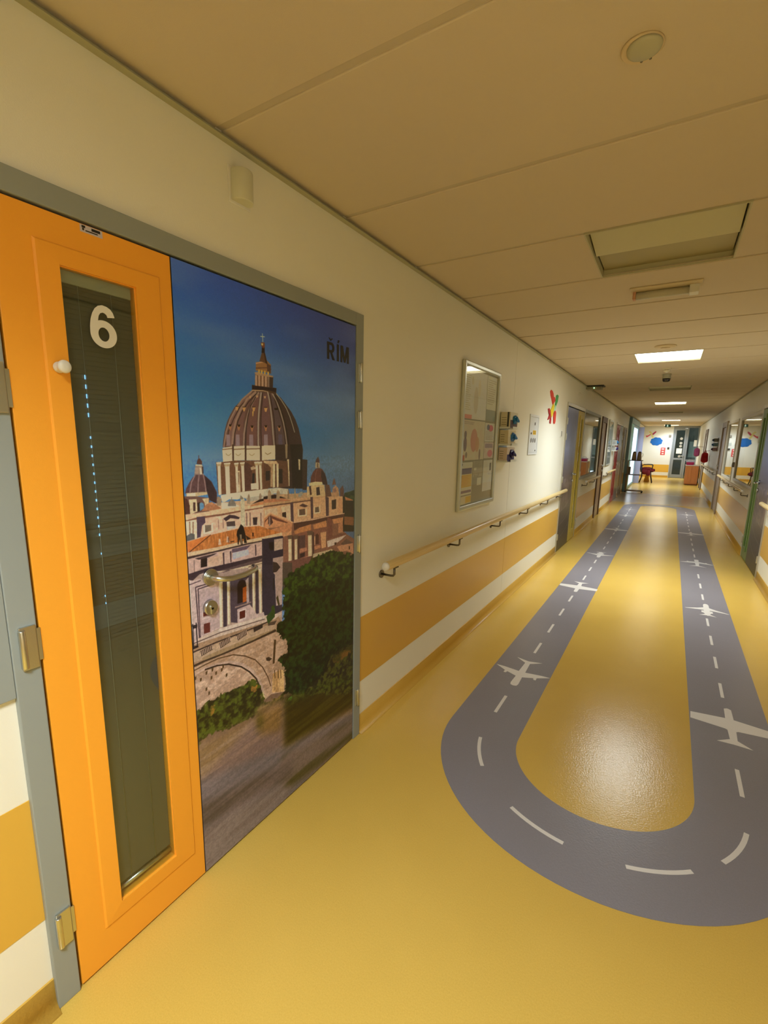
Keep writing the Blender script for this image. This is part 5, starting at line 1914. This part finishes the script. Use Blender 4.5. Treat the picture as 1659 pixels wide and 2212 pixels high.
obj('frosted_pane', MB(LEFT).add([(.044, 18.23, .10), (.044, 20.78, .10), (.044, 20.78, 2.08), (.044, 18.23, 2.08)], [(0, 1, 2, 3)]), FROST, po)
obj('side_panel', MB().box((.03, 20.96, .02), (.255, 21.0, 2.16)), GB, po, bevel=.004)['label'] = 'blue grey panel facing the viewer'
# bright outside ground seen through it
tag(obj('ground', MB().box((-6, 15, -.1), (-T - .5, 24, -.02)), mat('pale_paving', (170, 168, 160), .8), None), 'pale paving outside the portal', None, None, 'structure')

# ------------------------------------------------------------------ end wall: doors and decals
ALU = mat('aluminium_grey', (146, 152, 158), .4, metal=.1)
de = thing('door_10', 'grey glazed entrance door at the far end of the corridor', 'door', (1.7, 26, 0), kind='structure')
f = END
obj('frame', MB(f).box((-T, 1.20, 0), (.03, 1.245, 2.35)).box((-T, 1.735, 0), (.03, 1.80, 2.35)).box((-T, 1.245, 2.27), (.03, 1.735, 2.35)).box((-T, 2.165, 0), (.03, W, 2.35)).box((-T, 1.80, 2.29), (.03, 2.165, 2.35)).box((-T, 1.80, .80), (.02, 2.165, .86)), ALU, de, bevel=.003)
obj('door_leaf', ring(MB(f), -.04, .012, (1.25, 1.73, .01, 2.265), (1.33, 1.655, .16, 2.18)).box((-.04, 1.33, .84), (.012, 1.655, .92)), ALU, de, bevel=.003)
obj('glass_pane', MB(f).box((-.02, 1.33, .92), (-.012, 1.655, 2.18)), GLASS, de)
obj('glass_pane', MB(f).box((-.02, 1.33, .16), (-.012, 1.655, .84)), GLASS, de)
obj('glass_pane', MB(f).box((-.02, 1.80, .86), (-.012, 2.165, 2.29)), GLASS, de)
obj('glass_pane', MB(f).box((-.02, 1.80, .02), (-.012, 2.165, .80)), GLASS, de)
obj('notice_sheet', MB(f).box((-.011, 1.40, 1.12), (-.009, 1.62, 1.36)), WHITEP, de)
for z in (1.80, 1.60, 1.46, 1.00):
    obj('round_sticker', MB(f).prism([(1.545 + .058 * math.cos(i * .5236), z + .058 * math.sin(i * .5236)) for i in range(12)], 0, -.011, -.009), mat('sticker_grey', (176, 172, 160), .5), de)
obj('notice_sheet', MB(f).box((-.011, 2.04, 1.46), (-.009, 2.15, 1.74)), WHITEP, de)
obj('door_handle', MB(f).tube([(.012, 1.70, 1.02), (.05, 1.70, 1.02), (.05, 1.60, 1.02)], .01, 8), STEEL, de)
# dim lobby behind the glass
lb = thing('lobby', 'dim tiled lobby seen through the far door', 'lobby', (1.7, 28, 0), kind='structure')
LOB = mat('lobby_wall', (92, 112, 104), .6)
obj('lobby_wall', MB().box((.6, 29.3, 0), (2.9, 29.4, 2.6)).box((.5, 26.2, 0), (.6, 29.4, 2.6)).box((2.9, 26.2, 0), (3.0, 29.4, 2.6)), LOB, lb)
obj('lobby_ceiling', MB().box((.5, 26.2, 2.6), (3.0, 29.4, 2.7)), mat('lobby_ceiling', (70, 76, 76), .7), lb)
obj('lobby_pane', MB().box((1.95, 29.2, .9), (2.7, 29.25, 1.7)), mat('lobby_pane', (150, 176, 160), .3), lb)
gl = thing('globe_lamp', 'small round lit lamp in the lobby behind the far door', 'lamp', (1.72, 28.2, 2.4))
obj('globe', MB().ball((1.72, 28.2, 2.36), .07, 16, 10), mat('lit_globe', (250, 255, 255), .5, emit=(235, 250, 255), es=12), gl)
obj('stem', MB().cyl((1.72, 28.2, 2.42), (1.72, 28.2, 2.6), .01, 8), STEELD, gl)

FOAM['dark'], FOAM['red'], FOAM['yellow'] = [mat('faded_' + k, v, .6) for k, v in (('dark', (176, 60, 96)), ('red', (206, 84, 104)), ('yellow', (216, 210, 140)))]
ad = thing('airplane_decal', 'faded red and yellow airplane cut-out on the far end wall', 'wall decal', (.28, 26, 1.86))
E2 = lambda p: (p[1], Y1 - p[0], p[2])
foam(E2, [('dark', [(.34, 2.00), (.46, 2.12), (.52, 2.13), (.50, 2.06), (.40, 1.95)]), ('red', [(.10, 1.93), (.14, 1.84), (.19, 1.87), (.32, 1.97), (.30, 2.01), (.18, 1.93)]),
          ('yellow', [(.20, 2.10), (.27, 2.14), (.34, 2.06), (.38, 1.96), (.44, 1.86), (.42, 1.80), (.36, 1.84), (.31, 1.96), (.26, 2.05)])], ad)
cd = thing('cloud_decal', 'bright blue cloud cut-out on the far end wall', 'wall decal', (.56, 26, 1.46))
mb = MB(END)
pts = []
for i in range(96):
    a = 2 * math.pi * i / 96
    rr = .94 + .15 * abs(math.sin(4 * a + .6)) ** .7
    pts.append((.565 + .235 * rr * math.cos(a), 1.665 + .175 * rr * math.sin(a) * (1.05 if math.sin(a) < 0 else 1)))
mb.prism(pts, 0, .0005, .006)
obj('cloud', mb, FOAM['blue'], cd)
obj('cloud_front_layer', MB(END).prism([(p[0] * .94 + .034, p[1] * .94 + .1) for p in pts], 0, .006, .009), FOAM['blue'], cd)  # smaller raised layer in the same blue
fs_ = thing('fire_sign', 'red and white notice on the far end wall', 'sign', (.875, 26, 1.04))
obj('board', MB(END).box((0, .78, 1.04), (.004, .965, 1.38)), mat('sign_red', (206, 74, 76), .5), fs_)
for k, z in enumerate((1.29, 1.18, 1.08)):
    obj('pictogram', MB(END).box((.004, .815 + .01 * k, z), (.005, .915, z + .05)), WHITEP, fs_)
wp = thing('wall_clock', 'small square grey display on the far end wall', 'display', (1.085, 26, 1.88))
obj('case', MB(END).box((0, 1.04, 1.87), (.03, 1.13, 1.965)), mat('case_brown', (112, 106, 94), .5), wp, bevel=.003)
obj('face', MB(END).box((.03, 1.06, 1.89), (.033, 1.11, 1.945)), mat('face_grey', (150, 146, 134), .5), wp)
ks = thing('call_button', 'black call button on the far end wall', 'button', (1.07, 26, 1.33))
obj('case', MB(END).box((0, 1.035, 1.325), (.03, 1.115, 1.405)), BLACK, ks, bevel=.004)
obj('key', MB(END).box((.03, 1.055, 1.345), (.036, 1.095, 1.385)), mat('key_grey', (60, 60, 62), .4), ks, bevel=.003)
for k, (a, b) in enumerate(((.83, .90), (1.00, 1.12))):
    q = thing('paper_notice', ('narrow' if k == 0 else 'wider') + ' grey paper notice beside the cloud cut-out', 'notice', ((a + b) / 2, 26, 1.5))
    obj('sheet', MB(END).box((0, a, 1.50), (.002, b, 1.64)), mat('notice_grey', (196, 202, 198), .6), q)
    for j in range(3):
        obj('text_line', MB(END).box((.002, a + .012, 1.525 + .035 * j), (.0025, b - .012, 1.532 + .035 * j)), mat('text_grey', (150, 154, 152), .6), q)

# ------------------------------------------------------------------ furniture at the far end
# overbed table
ob = thing('overbed_table', 'wheeled overbed table with two tray levels near the blue portal', 'table', (.33, 17.0, 0))
BRZ = mat('bronze_steel', (166, 142, 112), .4, metal=.3)
mb = MB()
for y in (16.88, 17.12):
    mb.tube([(.10, y, .055), (.56, y, .055)], .014, 8)
mb.tube([(.10, 16.88, .055), (.10, 17.12, .055)], .014, 8)
obj('base', mb, BRZ, ob)
for x in (.10, .56):
    for y in (16.88, 17.12):
        m2 = MB()
        m2.cyl((x, y - .012, .024), (x, y + .012, .024), .024, 16)
        m2.cyl((x, y, .024), (x, y, .055), .008, 8)
        obj('caster', m2, BLACK, ob)
obj('column', MB().box((.075, 16.97, .05), (.125, 17.03, .56)).box((.080, 16.975, .56), (.110, 17.025, 1.0)), BRZ, ob, bevel=.004)
obj('tray', MB().box((.05, 16.84, .548), (.465, 17.16, .572)), wood_mat('tray_brown', (120, 98, 76), (136, 112, 88), .4, 0), ob, bevel=.004)
obj('tray', MB().box((.11, 16.86, .995), (.50, 17.14, 1.012)), mat('tray_dark', (70, 58, 44), .4), ob, bevel=.004)
obj('side_board', MB().box((.03, 17.035, .575), (.18, 17.05, .80)), mat('side_board', (150, 136, 108), .5), ob)


def jug(x, y, label, hx, hy):
    t = thing('jug', label, 'jug', (x, y, 1.012), 'brown jugs on the overbed table')
    JM = mat('jug_brown', (176, 148, 116), .45)
    z = 1.0125
    obj('body', MB().lathe((x, y, z), [(.002, 0), (.066, 0), (.068, .006), (.050, .215), (.046, .235), (.042, .236), (.002, .232)], 28), JM, t)
    obj('lid', MB().lathe((x, y, z + .236), [(.042, 0), (.044, .010), (.034, .030), (.012, .036), (.002, .037)], 24), mat('jug_lid', (116, 100, 80), .45), t)
    pts = []
    for i in range(13):
        a = -1.9 + 3.6 * i / 12
        q = .060 + .034 * math.cos(a)
        pts.append((x + hx * q, y + hy * q, z + .165 + .065 * math.sin(a)))
    obj('handle', MB().tube(pts, .0065, 8), mat('jug_handle', (170, 160, 128), .4), t)


jug(.240, 17.0, 'left brown tapered jug on the upper tray', -.2, .98)
jug(.383, 17.0, 'right brown tapered jug with loop handle on the upper tray', 1, 0)

# chair with red coat
ch = thing('armchair', 'dark framed chair with blue backrest facing right, far end', 'chair', (.46, 21.9, 0))
CD = mat('chair_dark', (52, 34, 32), .45)
CBL = mat('chair_blue', (28, 44, 92), .7)
for y in (21.68, 22.12):
    mb = MB()
    mb.tube([(.24, y, 0), (.30, y, .22), (.30, y, .42), (.20, y, .84)], .017, 8)
    obj('leg', mb, CD, ch)
    mb = MB()
    mb.tube([(.68, y, 0), (.62, y, .25), (.60, y, .42)], .017, 8)
    obj('leg', mb, CD, ch)
    obj('armrest', MB().tube([(.27, y, .66), (.34, y, .71), (.50, y, .725), (.62, y, .72), (.655, y, .69), (.64, y, .58), (.61, y, .42)], .014, 8), BLACK, ch)
obj('seat', MB().box((.24, 21.69, .42), (.64, 22.11, .48)), CBL, ch, bevel=.018, segs=3)
m2 = MB().prism([(.235, .48), (.170, .83), (.235, .855), (.315, .48)], 1, 21.70, 22.10)
obj('backrest', m2, CBL, ch, bevel=.01)
ct = MB()
ct.ball((.46, 21.88, .545), .2, 24, 14, (1.05, 1.05, .36), .05, 3)
ct.ball((.63, 21.80, .500), .12, 18, 12, (1.0, 1.1, .62), .07, 5)
ct.ball((.42, 21.72, .44), .12, 18, 12, (1.3, .6, .95), .08, 6)
ct.ball((.53, 21.68, .40), .10, 18, 12, (.8, .55, 1.2), .08, 7)
tag(obj('coat', ct, mat('coat_red', (108, 16, 26), .85, bump=.5, bscale=60), bevel=0), 'dark red coat bundled over the far chair', 'coat')
# yellow wet-floor sign under / behind the chair
wf = thing('wet_floor_sign', 'yellow folding floor sign behind the far chair', 'floor sign', (.47, 22.4, 0))
YS = mat('sign_yellow', (216, 150, 26), .45)
for s, y in ((1, 22.30), (-1, 22.56)):
    obj('leaf', MB().add([(.37, y, .0), (.57, y, .0), (.50, 22.43 - s * .012, .43), (.44, 22.43 - s * .012, .43), (.37, y + .012 * s, .0), (.57, y + .012 * s, .0), (.50, 22.43, .43), (.44, 22.43, .43)],
                         [(0, 1, 2, 3), (7, 6, 5, 4), (0, 4, 5, 1), (1, 5, 6, 2), (2, 6, 7, 3), (3, 7, 4, 0)]), YS, wf)

# wooden counter
ct2 = thing('counter', 'orange-brown wooden cabinet standing against the far right wall', 'cabinet', (1.95, 21.95, 0))
WD = wood_mat('cabinet_wood', (156, 94, 46), (172, 108, 58), .4, 2)
obj('carcass', MB().box((1.755, 21.60, .04), (W - .035, 22.35, .735)), WD, ct2, bevel=.003)
obj('top', MB().box((1.740, 21.58, .735), (W - .03, 22.37, .760)), mat('cabinet_top', (190, 176, 158), .4), ct2, bevel=.003)
obj('plinth', MB().box((1.78, 21.63, 0), (W - .04, 22.32, .04)), mat('plinth_brown', (96, 56, 30), .5), ct2)
obj('door', MB().box((1.775, 21.592, .06), (1.955, 21.60, .72)), WD, ct2, bevel=.002)
obj('door', MB().box((1.960, 21.592, .06), (2.15, 21.60, .72)), WD, ct2, bevel=.002)
tb = thing('tub', 'magenta plastic tub on the wooden cabinet', 'tub', (1.88, 21.86, .76))
MG = mat('magenta_plastic', (150, 16, 66), .35)
v0 = [(1.77, 21.72), (1.99, 21.72), (1.99, 22.0), (1.77, 22.0)]
v1 = [(1.75, 21.70), (2.01, 21.70), (2.01, 22.02), (1.75, 22.02)]
obj('body', MB().add([(x, y, .7605) for x, y in v0] + [(x, y, .875) for x, y in v1], [(0, 3, 2, 1), (4, 5, 6, 7), (0, 1, 5, 4), (1, 2, 6, 5), (2, 3, 7, 6), (3, 0, 4, 7)]), MG, tb, bevel=.008)
obj('lid', MB().box((1.742, 21.69, .875), (2.018, 22.03, .900)), mat('lid_lilac', (176, 168, 190), .4), tb, bevel=.006)
obj('handle', MB().tube([(1.80, 21.86, .90), (1.83, 21.86, .955), (1.93, 21.86, .955), (1.96, 21.86, .90)], .008, 8), mat('handle_pale', (200, 186, 180), .4), tb)


def bag(x, y, z0, z1, wd, dp, col, label, seed, tap=.8):
    """soft rucksack: rounded sack, front pocket, side seams, strap loop and wall hook"""
    t = thing('bag', label, 'bag', (x, y, z0), 'bags hanging on the right wall')
    m = mat('bag_%d' % seed, col, .8, bump=.4, bscale=50)
    h = z1 - z0
    rr = random.Random(seed)
    mb = MB()
    n, rings_ = 20, 11
    vs = []
    for i in range(rings_):
        v = i / (rings_ - 1)
        prof = (1 - abs(2 * v - 1) ** 5) ** .5 * (1 - (1 - tap) * v) + .02
        for j in range(n):
            a = 2 * math.pi * j / n
            ca, sa = math.cos(a), math.sin(a)
            k = (abs(ca) ** 3.2 + abs(sa) ** 3.2) ** (-1 / 3.2) * (1 + .03 * math.sin(3 * a + seed + 5 * v))
            vs.append((x + wd / 2 * ca * k * prof, y + dp / 2 * sa * k * prof, z0 + h * .86 * v))
    fs = [(i * n + j, i * n + (j + 1) % n, (i + 1) * n + (j + 1) % n, (i + 1) * n + j) for i in range(rings_ - 1) for j in range(n)]
    fs += [tuple(range(n)), tuple(range(rings_ * n - 1, (rings_ - 1) * n - 1, -1))]
    obj('body', mb.add(vs, fs, True), m, t)
    obj('pocket', MB().box((x - wd * .32, y - dp * .62, z0 + h * .10), (x + wd * .32, y - dp * .40, z0 + h * .42)), m, t, bevel=.02, segs=3)
    obj('strap', MB().tube([(x - wd * .16, y, z0 + h * .80), (x - wd * .10, y, z0 + h * .93), (x, y, z1), (x + wd * .10, y, z0 + h * .93), (x + wd * .16, y, z0 + h * .80)], .008, 8), m, t)
    obj('hook', MB(RIGHT).tube([(0, y, z1 - .01), (W - x, y, z1 - .01), (W - x, y, z1 + .012)], .006, 8), STEELD, t)


bag(2.095, 17.55, .98, 1.36, .195, .17, (190, 16, 20), 'bright red bag hanging on the right wall above the handrail', 21)
bag(2.02, 21.3, 1.09, 1.47, .18, .14, (110, 28, 62), 'dark plum bag hanging on the right wall over the cabinet', 25, .95)
